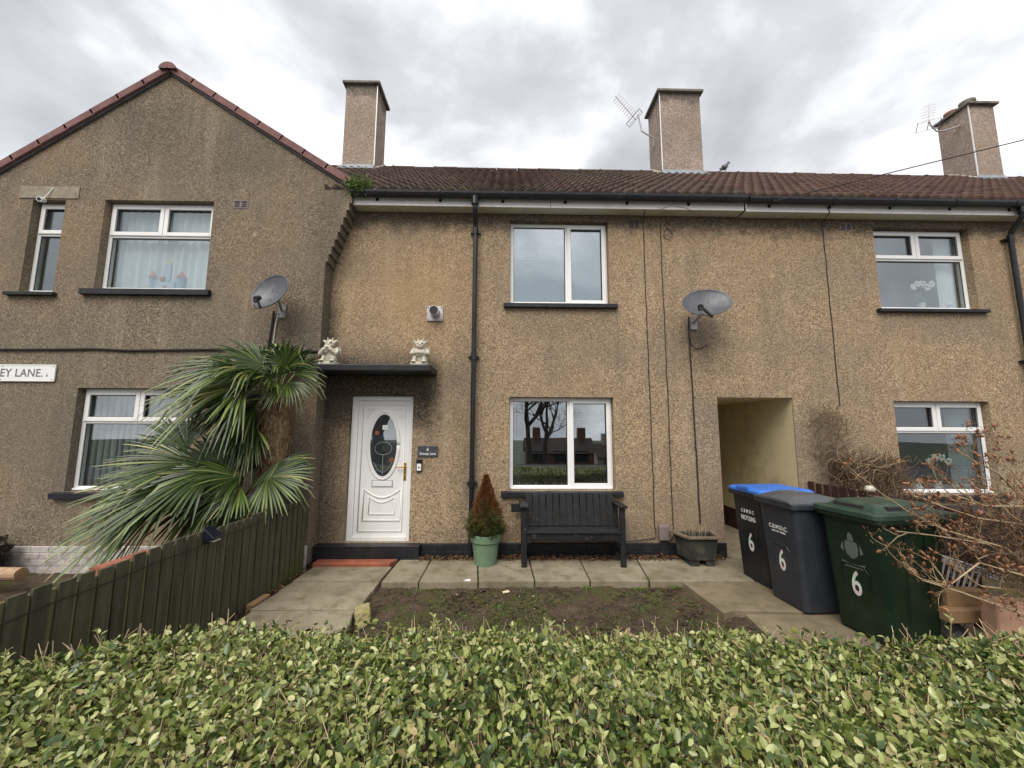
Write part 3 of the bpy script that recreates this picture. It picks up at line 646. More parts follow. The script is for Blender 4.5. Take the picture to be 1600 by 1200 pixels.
main_roof(hM, -2.62, XP, 'tile_dark'); back_walls(hM, XR, XP)
chimney(hM, 3.55, 4.49, 2.5, 3.2, 6.9, 9.52, bead=(3.55,))
eaves(hM, -2.23, 3.56)
downpipe(hM, -.445, .0)
m = MB(); m.box(-2.548, -.975, -.5, .02, 2.50, 2.59); m.build('door_canopy', 'black_paint', hM, bevel=.012)
# boiler flue
m = MB(); m.box(-1.14, -.91, -.022, .0, 3.315, 3.535); fl = m.build('boiler_flue', 'aluminium', hM, bevel=.004)
m = MB(); m.lathe([(.07,0),(.07,.13),(.062,.13),(.062,.02),(.001,.02)], (-1.02,-.02,3.435), 20, (0,-1,0)); m.build('flue_pipe', 'aluminium', fl)
m = MB(); m.lathe([(.055,0),(.055,.11),(.001,.11)], (-1.02,-.045,3.425), 16, (0,-1,0)); m.build('flue_mouth', 'rubber', fl)
m = MB(); [m.lathe([(.008,0),(.008,.006),(.001,.008)], (x,-.022,z), 8, (0,-1,0)) for x in (-1.122,-.928) for z in (3.333,3.517)]; m.build('bolt', 'rubber', fl)
# front door
DY = .07
m = MB(); m.box(-2.186,-2.10,DY,DY+.07,.2,2.216); m.box(-1.362,-1.304,DY,DY+.07,.2,2.216); m.box(-2.10,-1.362,DY,DY+.07,2.15,2.216); m.box(-2.10,-1.362,DY-.01,DY+.07,.2,.262)
door = m.build('front_door', 'upvc', hM, bevel=.006)
m = MB(); m.box(-2.098,-1.364,DY+.02,DY+.06,.264,2.148); m.build('door_leaf', 'upvc', door, bevel=.004)
ZF = DY+.018
m = MB()
def mould(pts, r=.011, closed=True):
    P = [(x, ZF, z) for x, z in pts]
    if closed: P.append(P[0])
    m.tube(P, r, 6)
mould([(-2.035,.33),(-1.43,.33),(-1.43,2.085),(-2.035,2.085)], .010)
for rx, rz_, r in ((.222,.475,.017),(.198,.448,.013)): mould([(-1.722+rx*math.cos(t*math.pi/24), 1.515+rz_*math.sin(t*math.pi/24)) for t in range(48)], r)
def arch(x0, x1, zb, zc, dip): return [(x0,zb),(x1,zb),(x1,zc)]+[(x1-(x1-x0)*k/12, zc-dip*math.sin(math.pi*k/12)) for k in range(1,12)]+[(x0,zc)]
mould(arch(-1.975,-1.455,.475,.905,.12), .011); mould(arch(-1.895,-1.535,.56,.795,.075), .009)
for sx in (-1,1):
    c = -1.722+sx*.245
    mould([(c,2.03),(c-sx*.10,2.03),(c-sx*.04,1.99),(c-sx*.02,1.93),(c,1.90)], .006)
m.build('door_moulding', 'upvc', door, smooth=True)
m = MB(); m.loft([[(-1.722+.19*math.cos(t*math.pi/20), y, 1.515+.438*math.sin(t*math.pi/20)) for t in range(40)] for y in (ZF+.001, ZF-.004)]); m.build('backing', 'interior_dark', door)
m = MB(); m.loft([[(-1.722+.188*math.cos(t*math.pi/20), y, 1.515+.436*math.sin(t*math.pi/20)) for t in range(40)] for y in (ZF-.007, ZF-.010)]); m.build('door_glass', 'glass', door)
m = MB()
m.tube([(-1.722+.10*math.cos(t*math.pi/12)*1.2, ZF-.011, 1.47+.09*math.sin(t*math.pi/12)) for t in range(25)], .003, 5)
m.tube([(-1.722,ZF-.011,1.38),(-1.722,ZF-.011,1.10)], .003, 5); m.tube([(-1.85,ZF-.011,1.28),(-1.80,ZF-.011,1.18),(-1.722,ZF-.011,1.13),(-1.64,ZF-.011,1.18),(-1.59,ZF-.011,1.28)], .003, 5)
m.build('leading', 'lead', door)
m = MB()
for cx, cz in ((-1.82,1.69),(-1.60,1.31)):
    for k in range(5): m.ball((cx+.02*math.cos(k*1.257), ZF-.011, cz+.02*math.sin(k*1.257)), (.014,.003,.014), 8, 5)
m.build('glass_flower', 'terracotta_red', door)
m = MB(); m.box(-1.745,-1.67,ZF-.014,ZF-.011,1.735,1.80); t_ = m.build('number_tile', 'letter_white', door, bevel=.004)
text('11', .05, 'letter_black', 'door_number', t_, Matrix.Translation(-wloc(door)) @ facing((-1.7075, ZF-.0145, 1.75)), 'CENTER')
text('6', .11, 'slate', 'glass_number', door, Matrix.Translation(-wloc(door)) @ facing((-1.715, ZF-.0115, 1.43)), 'CENTER')
m = MB(); ring(m, -1.86,-1.575,.935,1.02,.008,ZF-.006,ZF); m.box(-1.85,-1.585,ZF-.012,ZF,.945,1.01); m.build('letter_plate', 'upvc', door, bevel=.003)
m = MB(); ring(m, -1.864,-1.571,.931,1.024,.005,ZF-.004,ZF+.0); m.build('letter_plate_seal', 'rubber', door)
m = MB(); m.box(-1.423,-1.388,ZF-.012,ZF,1.03,1.27); m.tube([(-1.405,ZF-.01,1.215),(-1.405,ZF-.05,1.215),(-1.42,ZF-.055,1.213),(-1.53,ZF-.05,1.208)], .009, 8); m.ball((-1.405,ZF-.014,1.10), (.01,.006,.014), 8, 5)
m.build('door_handle', 'brass', door, bevel=.003)
room(door, -2.18, -1.3, .3, 2.0, .2)

# ------------------------------------------------------------------ right house
hR = empty('terraced_house', (7, 0, 0), 'tan pebbledashed house right of the passage with a redder tiled roof', 'house', 'houses of the terrace')
XE = 13.6
hol = [(XP,4.195,-.1,2.22,.02), (5.67,7.174,3.575,4.87), (5.694,7.126,.85,2.18), (9.2,10.1,.1,2.2), (10.9,12.3,3.58,4.87), (10.9,12.3,.85,2.18)]
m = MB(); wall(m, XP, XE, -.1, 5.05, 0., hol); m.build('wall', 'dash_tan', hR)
m = MB(); m.box(4.196, 4.3, .021, 4.6, .33, 2.5); m.box(XP+.001, 4.195, .022, 4.6, 2.222, 2.4); m.box(XP, 4.196, 4.401, 4.6, -.1, 2.22); m.build('passage', 'cream_paint', hR)
m = MB(); m.box(4.19, 4.3, .022, 4.6, -.1, .33); m.build('passage_plinth', 'red_picket', hR)
m = MB(); bricks(m, 4.2, XE, -.1, .195, 0, 3); m.build('plinth', 'black_paint', hR, bevel=.004)
w, f = window(hR, *hol[1], 0., 'top2', 4.40, 6.41, inner='interior_pale')
m = MB(); m.loft([[(6.86+.02*i, f+.14+.02*math.sin(i*2.2), z) for i in range(14)] for z in (3.65, 4.8)], cap=False, close=False); m.build('curtain', 'curtain', w)
w, f = window(hR, *hol[2], 0., 'top2', 1.74, 6.41)
m = MB(); m.loft([[(6.72+.022*i, f+.16+.02*math.sin(i*2.2), z) for i in range(18)] for z in (.92, 2.12)], cap=False, close=False); m.build('curtain', 'curtain_grey', w)
window(hR, *hol[4], 0., 'top2', 4.40, 11.6, inner='interior_pale'); window(hR, *hol[5], 0., 'top2', 1.74, 11.6)
m = MB(); m.box(9.2,10.1,.07,.12,.1,2.2); m.build('front_door', 'upvc', hR)
sill(hR, 5.588, 7.278, 3.513, 3.575, 0.); sill(hR, 5.60, 7.2, .775, .85, 0.); sill(hR, 10.8, 12.4, 3.5, 3.58, 0.); sill(hR, 10.8, 12.4, .77, .85, 0.)
air_brick(hR, 5.161, 5.34, 4.803, 4.926, 0., 'pvc_brown')
main_roof(hR, XP, XE, 'tile_red'); back_walls(hR, XP, XE)
ch = chimney(hR, 10.87, 11.48, 2.5, 3.15, 6.9, 9.37, bead=(10.87,))
for y in (2.68, 3.0):
    m = MB(); m.lathe([(.13,0),(.125,.12),(.145,.13),(.145,.19),(.09,.20),(.085,.05)], (11.1,y,9.43), 16); m.build('chimney_pot', 'concrete_sooty' if y < 2.8 else 'terracotta_red', ch)
eaves(hR, 3.585, XE, -.012); downpipe(hR, 7.73, .0)
# ------------------------------------------------------------------ things fixed to the walls
def dish(loc, aim, rx, rz, roll, label, tip):
    t = empty('satellite_dish', loc, label, 'satellite dish', 'satellite dishes on the house fronts')
    aim = Vector(aim).normalized(); x = aim.cross(Vector((0,0,1))).normalized()*-1; y = aim.cross(x)*1
    if y.z < 0: y = -y
    x, y = x*math.cos(roll)+y*math.sin(roll), -x*math.sin(roll)+y*math.cos(roll)
    C = Vector(loc); m = MB(); n = 36
    def rg(k, off): return [C + x*(rx*k*math.cos(2*math.pi*i/n)) + y*(rz*k*math.sin(2*math.pi*i/n)) + aim*(off + .075*k*k) for i in range(n)]
    m.loft([rg(.01,0), rg(.3,0), rg(.6,0), rg(.85,0), rg(.97,0), rg(1.0,.004), rg(1.02,-.004), rg(1.0,-.014), rg(.8,-.012), rg(.5,-.012), rg(.01,-.012)])
    m.build('reflector', 'dish_grey', t, smooth=True)
    m = MB(); base = C - y*rz*.93 + aim*.06; tip = Vector(tip)
    m.bar(base - aim*.05, tip, .022, .03); m.build('arm', 'black_gloss', t)
    m = MB(); d = (C - tip).normalized(); m.lathe([(.001,-.05),(.028,-.05),(.028,.0),(.034,.005),(.034,.035),(.001,.035)], tip, 12, d); m.obox(tip-d*.03-Vector((0,0,.02)), (.022,0,0), (0,.022,0), (0,0,.03)); ln = m.build('receiver', 'black_gloss', t)
    m = MB(); m.lathe([(.001,.036),(.033,.036),(.031,.044),(.001,.046)], tip, 12, d); m.build('receiver_cap', 'letter_white', ln)
    wy = GY if loc[0] < -2.6 else 0.
    m = MB(); B = C - aim*.02; m.tube([B, B-aim*.06, (B.x-.02, wy-.03, B.z-.14)], .019, 10); m.box(B.x-.07, B.x+.03, wy-.02, wy-.001, B.z-.24, B.z-.05); m.obox(B-aim*.03, x*.05, y*.06, aim*.02)
    m.build('wall_bracket', 'steel', t)
    m = MB(); [m.ball(C + x*dx + y*dy + aim*(.004+.075*((dx/rx)**2+(dy/rz)**2)), .007, 6, 4) for dx, dy in ((-.05,.03),(.05,.05),(.05,-.09))]; m.build('bolt', 'rubber', t)
    m = MB(); m.tube([tip-d*.05, tip-d*.06-Vector((0,0,.09)), base-Vector((.02,0,.05)), base-aim*.04], .004, 5); m.build('dish_cable', 'cable_black', t)
    return t
dish((-3.08,-.50,3.52), (-.16,-.94,.30), .235, .265, R(-28), 'grey satellite dish turned to the left on the gable wall above the palm', (-3.04,-.88,3.335))
dish((2.81,-.34,3.475), (-.16,-.86,.48), .325, .25, R(10), 'wide grey satellite dish above the passage on the tan wall', (2.535,-.72,3.34))

def cable(pts, label, r=.006, mat='cable_black', group='cables on the house fronts', name='cable'):
    m = MB(); m.tube(pts, r, 6); return tag(m.build(name, mat), label, 'cable', group)
def wob(x, y, z0, z1, amp=.006, n=26, drift=0.):
    return [(x+drift*i/n+random.uniform(-amp, amp), y, z0+(z1-z0)*i/n) for i in range(n+1)]
cable([(2.08,-.18,5.02),(2.1,-.012,4.95)]+wob(2.1,-.010,4.9,.40)+[(2.115,-.012,.34),(2.10,-.012,.26),(1.8,-.03,.225),(1.3,-.045,.215)], 'dark vertical cable on the tan wall ending left of the brown meter box')
cable([(2.385,-.01,4.84)]+wob(2.36,-.010,4.78,.36)+[(2.36,-.012,.3),(2.33,-.02,.25),(2.27,-.03,.23)], 'dark vertical cable with a loop ending right of the brown meter box')
cable([(2.47+.065*math.cos(R(t)), -.014-.006*(t/360), 4.70+.085*math.sin(R(t))) for t in range(0, 420, 15)]+[(2.42,-.012,4.86),(2.55,-.012,4.93)], 'loose ring of cable hanging on the wall under the eaves', .004)
cable([(2.70,-.06,3.40),(2.715,-.015,3.25)]+wob(2.72,-.012,3.2,.45,.004,20,.02), 'dark cable running down from the wide satellite dish to the planter', .010)
cable([(2.725,-.016,3.1),(2.74,-.02,2.99),(2.80,-.03,2.93),(2.88,-.03,2.935),(2.965,-.035,2.985)], 'short curved stub of cable beside the dish cable', .007)
cable([(4.80,-.19,5.08),(4.84,-.195,5.02),(4.85,-.19,4.98),(4.87,-.012,4.93)]+wob(4.88,-.010,4.86,2.1,.004,16,.0), 'thin cable dropping from the eaves to the climbing shrub', .006)
cable([(-7.6,GY-.016,2.80),(-6.6,GY-.016,2.795),(-6.1,GY-.018,2.80),(-5.6,GY-.016,2.812),(-5.1,GY-.018,2.792),(-4.5,GY-.016,2.806),(-3.8,GY-.016,2.82),(-3.1,GY-.016,2.80),(-2.6,GY-.016,2.80),(-2.53,GY+.03,2.80),(-2.52,-.02,2.80)], 'thick black cable running level across the gable wall', .017)
cable([(-3.2,GY-.03,3.36),(-3.22,GY-.014,3.2),(-3.26,GY-.012,2.7)], 'black cable below the left satellite dish', .014)
cable([(-3.14,GY-.03,3.34),(-3.17,GY-.014,3.2),(-3.20,GY-.012,2.7)], 'thin white cable below the left satellite dish', .008, 'cable_white')
cable([(2.27,-.2,5.03),(2.28,-.19,4.99),(2.45,-.185,5.06),(2.7,-.187,5.02),(2.78,-.185,4.96)], 'thin wire trailing over the white fascia above the wide dish', .003)
P0, P1 = Vector((3.9,-.33,5.06)), Vector((6.811,-1.0,5.609)); dd = (P1-P0)
m = MB(); m.tube([P0+dd*t - Vector((0,0,.10*math.sin(math.pi*min(1,t/5.2)))) for t in np.linspace(0, 5.2, 40)], .007, 6); tag(m.build('overhead_wire', 'cable_black'), 'thin telephone wire rising from the gutter across the right chimney', 'wire')
PT = P0+dd*5.2
# camera and bracket over the narrow window
t = empty('security_camera', (-6.4,GY,4.95), 'small white camera hanging from the patch above the narrow upper window', 'security camera')
m = MB(); m.tube([(-6.45,GY-.015,5.15),(-6.50,GY-.03,5.03),(-6.53,GY-.05,4.96)], .007, 6); m.build('bracket', 'letter_white', t)
m = MB(); m.lathe([(.001,-.05),(.03,-.05),(.036,-.03),(.036,.03),(.001,.03)], (-6.53,GY-.07,4.93), 12, (.2,-1,-.3)); c = m.build('camera_body', 'letter_white', t)
m = MB(); m.lathe([(.001,.031),(.024,.031),(.001,.036)], (-6.53,GY-.07,4.93), 12, (.2,-1,-.3)); m.build('lens', 'rubber', c)
# street name plate
t = empty('street_sign', (-6.9,GY,2.35), 'white street name plate with black letters on the gable wall', 'street sign')
m = MB(); m.box(-7.95+.36, -6.05, GY-.022, GY-.006, 2.362, 2.59); m.build('plate', 'letter_white', t, bevel=.005)
m = MB(); ring(m, -7.59, -6.05, 2.362, 2.59, .014, GY-.025, GY-.023); m.build('rim', 'letter_white', t)
off = Matrix.Translation(-wloc(t))
text('GRACEY LANE.', .152, 'letter_black', 'lettering', t, off @ facing((-6.205, GY-.0225, 2.425)), 'RIGHT', .001, .88, 1.06)
text('6', .055, 'letter_black', 'district_number', t, off @ facing((-6.165, GY-.0225, 2.425)), 'LEFT')
m = MB(); [m.lathe([(.007,0),(.007,.004),(.001,.005)], (x,GY-.022,z), 8, (0,-1,0)) for x in (-6.08,-6.75) for z in (2.385,2.567)]; m.build('screw', 'steel', t)
# house plaque and door bell
t = empty('house_plaque', (-1.07,0,1.36), 'dark slate plaque with white lettering right of the front door', 'house sign')
m = MB(); m.box(-1.213,-.932,-.018,-.002,1.36,1.508); m.build('plate', 'slate', t, bevel=.003); off = Matrix.Translation(-wloc(t))
text('6', .062, 'letter_white', 'number', t, off @ facing((-1.072,-.0185,1.443)), 'CENTER'); text('Gracey Lane', .050, 'letter_white', 'street_name', t, off @ facing((-1.072,-.0185,1.388)), 'CENTER', .0008, .9)
m = MB(); [m.lathe([(.006,0),(.006,.004),(.001,.005)], (x,-.018,1.434), 8, (0,-1,0)) for x in (-1.2,-.945)]; m.build('screw', 'steel', t)
t = empty('doorbell', (-1.184,0,1.16), 'black doorbell with a white push panel below the plaque', 'doorbell')
m = MB(); m.box(-1.226,-1.142,-.03,-.002,1.155,1.335); m.build('case', 'black_gloss', t, bevel=.012)
m = MB(); m.box(-1.214,-1.154,-.034,-.029,1.17,1.265); m.build('button_plate', 'letter_white', t, bevel=.006); m = MB(); m.lathe([(.012,0),(.012,.003),(.001,.004)], (-1.184,-.034,1.215), 12, (0,-1,0)); m.build('push_button', 'lid_grey', t)
t = empty('meter_box', (2.21,0,.23), 'small brown plastic cable box low on the wall between two cables', 'cable box')
m = MB(); m.loft([rring(.155*s,.07*s2,z,.02,4,2.215,-.04) for z, s, s2 in ((.238,.92,.8),(.25,1,1),(.42,1,1),(.448,.9,.7))]); m.build('case', 'pvc_brown', t, smooth=False, bevel=.004)
m = MB(); m.tube([(2.2,-.04,.24),(2.2,-.04,.05)], .008, 6); m.tube([(2.235,-.04,.24),(2.235,-.045,.05)], .008, 6); m.build('lead', 'cable_black', t)

# stone gargoyles on the canopy
def gargoyle(cx, label, crossed):
    t = empty('stone_gargoyle', (cx,-.26,2.59), label, 'statue', 'stone gargoyles on the door canopy')
    m = MB(); m.loft([rring(.225*s,.19*s,z,.02,3,cx,-.26) for z, s in ((2.59,1),(2.645,1),(2.652,.96))]); m.build('plinth', 'stone_cream', t, bevel=.003)
    m = MB(); z = 2.645; y = -.26; B = lambda dx, dy, dz, r: m.ball((cx+dx, y+dy, z+dz), r, 12, 9)
    B(0,.02,.075,(.075,.062,.095)); B(0,.015,.16,(.082,.06,.06))            # belly, chest
    for s in (-1,1):
        B(s*.068,-.02,.045,(.036,.06,.05)); B(s*.07,-.075,.016,(.034,.042,.02)); B(s*.062,-.055,.05,(.024,.03,.045))   # haunch, foot, shin
        for k in (-1,0,1): B(s*.07+k*.018,-.108,.010,(.009,.018,.010))
        B(s*.092,.0,.175,(.034,.036,.036))
        if crossed: m.tube([(cx+s*.10,y-.0,z+.17),(cx+s*.108,y-.045,z+.125),(cx+s*.05,y-.075,z+.135),(cx-s*.045,y-.078,z+.145)], [.031,.03,.026,.022], 8); B(-s*.055,-.078,.147,(.026,.02,.022))
        else: m.tube([(cx+s*.10,y-.0,z+.17),(cx+s*.105,y-.06,z+.115),(cx+s*.04,y-.085,z+.175),(cx+s*.02,y-.08,z+.205)], [.031,.03,.024,.022], 8); B(s*.022,-.085,.205,(.026,.024,.022))
        m.tube([(cx+s*.05,y+.05,z+.19),(cx+s*.105,y+.06,z+.24),(cx+s*.115,y+.06,z+.13),(cx+s*.06,y+.055,z+.06)], [.022,.012,.016,.010], 6)   # folded wing
        m.tube([(cx+s*.05,y-.01,z+.275),(cx+s*.088,y-.01,z+.305),(cx+s*.105,y-.005,z+.312)], [.024,.015,.003], 6)                        # ear
        m.tube([(cx+s*.028,y-.01,z+.30),(cx+s*.036,y-.012,z+.33),(cx+s*.032,y-.02,z+.352)], [.015,.011,.003], 6)                      # horn
        B(s*.024,-.066,.272,(.014,.012,.011)); B(s*.026,-.058,.286,(.022,.016,.009)); B(s*.034,-.05,.235,(.022,.02,.016))
    B(0,-.005,.255,(.064,.058,.056)); B(0,-.06,.248,(.022,.026,.018)); B(0,-.052,.222,(.04,.026,.014)); B(0,0,.312,(.012,.03,.016))
    o = m.build('figure', 'stone_cream', t, smooth=True)
    r = o.modifiers.new('remesh', 'REMESH'); r.mode = 'VOXEL'; r.voxel_size = .0042; r.use_smooth_shade = True
    s = o.modifiers.new('smooth', 'SMOOTH'); s.iterations = 1; s.factor = .35
gargoyle(-2.40, 'stone gargoyle leaning its chin on its hands, left end of canopy', False)
gargoyle(-1.165, 'stone gargoyle with folded arms, right end of the canopy', True)

# aerials
def aerial(pts, boom_a, boom_b, rods, label):
    t = empty('television_aerial', pts[0], label, 'aerial', 'aerials beside the chimneys')
    m = MB(); m.tube(pts, .017, 8); m.build('mast', 'aluminium', t)
    a, b = Vector(boom_a), Vector(boom_b); d = (b-a).normalized(); m = MB(); m.tube([a, b], .010, 6)
    s = d.cross(Vector((0,1,0))).normalized(); s = (s*.75+Vector((0,.65,0))).normalized()
    for k in range(rods): p = a + (b-a)*((k+.3)/rods); w = .11 if k > 1 else .15; m.tube([p-s*w, p+s*w], .005, 5)
    m.build('boom', 'aluminium', t)
    m = MB(); q = a + (b-a)*.12
    for off in (.16,-.16): c = q + d.cross(s)*off; m.tube([c-s*.2-d*.05, c+s*.2-d*.05], .007, 5); m.tube([q, c-d*.05], .008, 5)
    for k in (-1,1): m.tube([q+d.cross(s)*.16+s*.19*k-d*.05, q-d.cross(s)*.16+s*.19*k-d*.05], .007, 5)
    m.build('reflector', 'aluminium', t)
aerial([(3.53,2.85,8.45),(3.50,2.8,8.62),(3.33,2.8,8.72),(3.22,2.8,8.80),(3.18,2.8,9.05),(3.14,2.8,9.22)], (3.08,2.8,9.10), (2.62,2.8,9.70), 11, 'television aerial pointing up left beside the middle chimney')
aerial([(10.86,2.7,9.0),(10.45,2.7,8.87),(10.28,2.7,8.85),(10.16,2.7,9.0),(10.12,2.7,9.12)], (10.09,2.7,8.98), (10.2,2.7,9.58), 8, 'small upright television aerial beside the far right chimney')
# bird on the ridge
t = empty('pigeon', (5.22,2.85,RIDGE_Z+.08), 'small grey bird perched on the roof ridge right of the middle chimney', 'bird')
m = MB(); m.tube([(5.08,2.85,7.855),(5.13,2.85,7.90),(5.19,2.85,7.945),(5.235,2.85,7.985),(5.255,2.85,8.02),(5.275,2.85,8.05)], [.012,.03,.055,.05,.032,.028], 10); m.ball((5.285,2.85,8.06), (.034,.03,.03), 10, 7); m.tube([(5.30,2.85,8.063),(5.345,2.85,8.055)], [.011,.002], 6); m.build('body', 'pigeon', t, smooth=True)
m = MB(); [m.ball((5.17,2.85+s*.045,7.935), (.085,.014,.04), 10, 6) for s in (-1,1)]; m.build('wing', 'pigeon', t, smooth=True)
m = MB(); [m.tube([(5.21,2.85+s*.02,7.93),(5.215,2.85+s*.02,7.845)], .006, 5) for s in (-1,1)]; m.build('leg', 'pigeon', t)

# ------------------------------------------------------------------ things in the windows
t = empty('toy_castle', (-4.93,GY+.25,3.69), 'pale blue and pink toy castle on the sill of the gable window', 'toy')
y = GY+.25; m = MB(); m.box(-5.06,-4.80,y-.05,y+.05,3.69,3.86); m.box(-4.985,-4.885,y-.04,y+.04,3.86,4.13); m.build('keep', 'toy_pale', t, bevel=.004)
m = MB(); [m.lathe([(.045,0),(.045,.20),(.05,.2),(.05,.23)], (x,y-.03,3.69), 10) for x in (-5.12,-4.72)]; m.build('tower', 'toy_blue', t)
m = MB(); [m.lathe([(.06,0),(.001,.12)], (x,y-.03,z), 10) for x, z in ((-5.12,3.92),(-4.72,3.92))]; m.box(-4.96,-4.91,y-.055,y-.05,3.70,3.80); m.box(-5.0,-4.95,y-.06,y-.05,3.86,3.93); m.build('tower_roof', 'toy_red', t)
m = MB(); m.lathe([(.045,0),(.001,.10)], (-4.935,y,4.13), 8); m.box(-5.22,-5.17,y-.03,y,3.69,3.80); m.build('spire', 'toy_yellow', t)
def orchid(loc, label, h, potmat='letter_white', n=4):
    t = empty('orchid', loc, label, 'potted plant'); x, y, z = loc
    m = MB(); m.lathe([(.035,0),(.055,.12),(.06,.13),(.05,.13),(.045,.1)], loc, 14); m.build('pot', potmat, t)
    m = MB(); m.tube([(x,y,z+.1),(x+.01,y,z+.1+h*.5),(x+.05,y-.01,z+.1+h*.85),(x+.11,y-.02,z+.1+h)], .005, 5); m.tube([(x,y,z+.1),(x-.03,y,z+.1+h*.6),(x-.10,y-.02,z+.1+h*.85)], .005, 5); m.build('stem', 'green_pot', t)
    m = MB()
    for k in range(n):
        c = Vector((x-.13+.30*k/(n-1), y-.03, z+.1+h*(.78+.2*math.sin(k*2.1)**2)))
        for j in range(5): a = j*1.257+k; m.ball(c+Vector((.032*math.cos(a),-.004*j,.032*math.sin(a))), (.027,.007,.027), 8, 5)
    m.build('flowers', 'petal_white', t, smooth=True)
    P, D, N = [], [], []
    for j in range(7): a = j*.9; P.append((x,y,z+.13)); D.append((math.cos(a),math.sin(a)*.5,.6)); N.append((0,-.2,1))
    leaves('leaf', P, D, N, np.full(7,.17), .35, np.full(7,.3), 'weed', t)
orchid((6.46,.23,.88), 'white orchid in a pale pot inside the lower right window', .40)
orchid((6.55,.23,3.61), 'cream flowers in a white vase inside the upper right window', .36, n=5)
m = MB(); m.loft([rring(.10,.08,z,.02,3,6.16,.22) for z in (.88,1.0)]); tag(m.build('candle_holder', 'letter_white'), 'small white cup on the sill left of the orchid', 'cup')
m = MB(); m.lathe([(.03,0),(.045,.02),(.02,.05),(.03,.09),(.012,.13)], (5.80,.22,3.61), 10); tag(m.build('ornament', 'letter_white'), 'small white ornament in the left corner of the upper right window', 'ornament')
m = MB(); m.lathe([(.04,0),(.05,.03),(.02,.06),(.04,.10),(.01,.14)], (6.98,.20,3.61), 10); tag(m.build('ornament', 'letter_white'), 'small white ornament in the right corner of the upper right window', 'ornament')

# ------------------------------------------------------------------ slabs, step, kerb bits
def slab(poly, z, label, th=.055, mat='slab', tilt=(0,0), group='concrete slabs of the garden paths', name='paving_slab', cat='paving slab'):
    cx = sum(p[0] for p in poly)/len(poly); cy = sum(p[1] for p in poly)/len(poly)
    zz = lambda p: z + tilt[0]*(p[0]-cx) + tilt[1]*(p[1]-cy)
    m = MB(); m.loft([[(p[0],p[1],zz(p)-th) for p in poly], [(p[0],p[1],zz(p)) for p in poly]]); o = m.build(name, mat, bevel=.007); tag(o, label, cat, group); return o
def quad(x0, x1, x2, x3, y0, y1): return [(x0,y0),(x1,y0),(x3,y1),(x2,y1)]   # front left, front right, back left, back right
xf = [-1.41,-.975,-.29,.365,1.01,1.70,2.95]; xb = [-1.38,-.96,-.345,.34,1.02,1.79,2.95]
labs = ['concrete slab at the corner of the two paths, next to the red step', 'concrete slab below the house plaque, left of the green pot', 'concrete slab under the green plant pot', 'concrete slab under the left legs of the bench', 'concrete slab under the right legs of the bench', 'long concrete slab in front of the wooden planter']
for i in range(6): slab(quad(xf[i]+.008, xf[i+1]-.008, xb[i]+.008, xb[i+1]-.008, -.83+random.uniform(-.012,.012), -.13), .012+random.uniform(-.003,.003), labs[i], .085, tilt=(0,.03))
slab(quad(2.956,4.19,2.956,4.19,-.83,.6), -.004, 'concrete floor slab at the mouth of the passage', .075)
slab(quad(3.1,4.17,3.1,4.17,.606,4.3), -.008, 'concrete floor deep inside the passage', .075)
yp = [-.30,-.79,-1.045,-1.50,-2.2,-2.9,-3.5]
labs = ['concrete path slab directly below the red step', 'narrow strip of concrete path below the top path slab', 'broad pale concrete path slab beside the middle of the fence', 'concrete path slab beside the yellow rock at the hedge', 'concrete path slab behind the hedge', 'concrete path slab under the hedge edge']
for i in range(6): slab(quad(-2.44-.01*i, -1.435+.012*(i%3), -2.42, -1.43, yp[i+1]+.011, yp[i]-.011), .002+random.uniform(-.008,.008), labs[i], .06)
slab([(2.145,-1.575),(2.29,-1.52),(3.6,-1.62),(3.6,-.845),(2.08,-.845)], -.012, 'mossy sunken slab in front of the blue lidded bin', .08, 'slab_wet', (0,.01))
slab([(2.30,-1.98),(2.62,-2.5),(4.4,-2.5),(4.4,-1.64),(2.345,-1.585)], -.022, 'broken edged dark slab under the grey and green bins', .07, 'slab_wet')
slab([(3.62,-1.62),(4.25,-1.62),(4.25,-.845),(3.62,-.845)], -.018, 'dark slab behind the bins beside the red pickets', .07, 'slab_wet')
m = MB(); m.loft([[(-2.45,-.295,-.05),(-1.47,-.295,-.05),(-1.40,-.14,-.05),(-2.45,-.14,-.05)],[(-2.45,-.295,.035),(-1.47,-.295,.035),(-1.40,-.14,.035),(-2.45,-.14,.035)]])
tag(m.build('tile_step', 'terracotta_red', bevel=.012), 'low red tiled step below the front door', 'step')
m = MB(); m.box(1.72,1.86,-.80,-.72,-.10,-.045); tag(m.build('brick', 'brick_red', bevel=.006), 'single red brick wedged under the slab edge by the soil', 'brick')
m = MB(); m.obox((-1.33,-1.60,-.015), (.062,.03,.012), (-.035,.085,.0), (-.012,.01,.07)); o = m.build('rock', 'lichen_rock', bevel=.022, seg=2); tag(o, 'yellow lichened rock at the corner of path and soil', 'rock')
d = o.modifiers.new('sub','SUBSURF'); d.subdivision_type = 'SIMPLE'; d.levels = d.render_levels = 3
tx = bpy.data.textures.new('rocktex','CLOUDS'); tx.noise_scale = .06; dm = o.modifiers.new('disp','DISPLACE'); dm.texture = tx; dm.strength = .03
m = MB(); m.obox((-1.43,-1.78,-.02), (.05,.02,0), (-.03,.12,.0), (0,0,.05)); tag(m.build('stone', 'slab', bevel=.015), 'grey edging stone between path and rock', 'stone')
m = MB(); m.obox((-2.51,-1.28,-.03), (.035,0,0), (.01,.13,.0), (0,0,.04)); tag(m.build('stone', 'raw_timber', bevel=.01), 'pale edging block at the foot of the fence', 'stone')

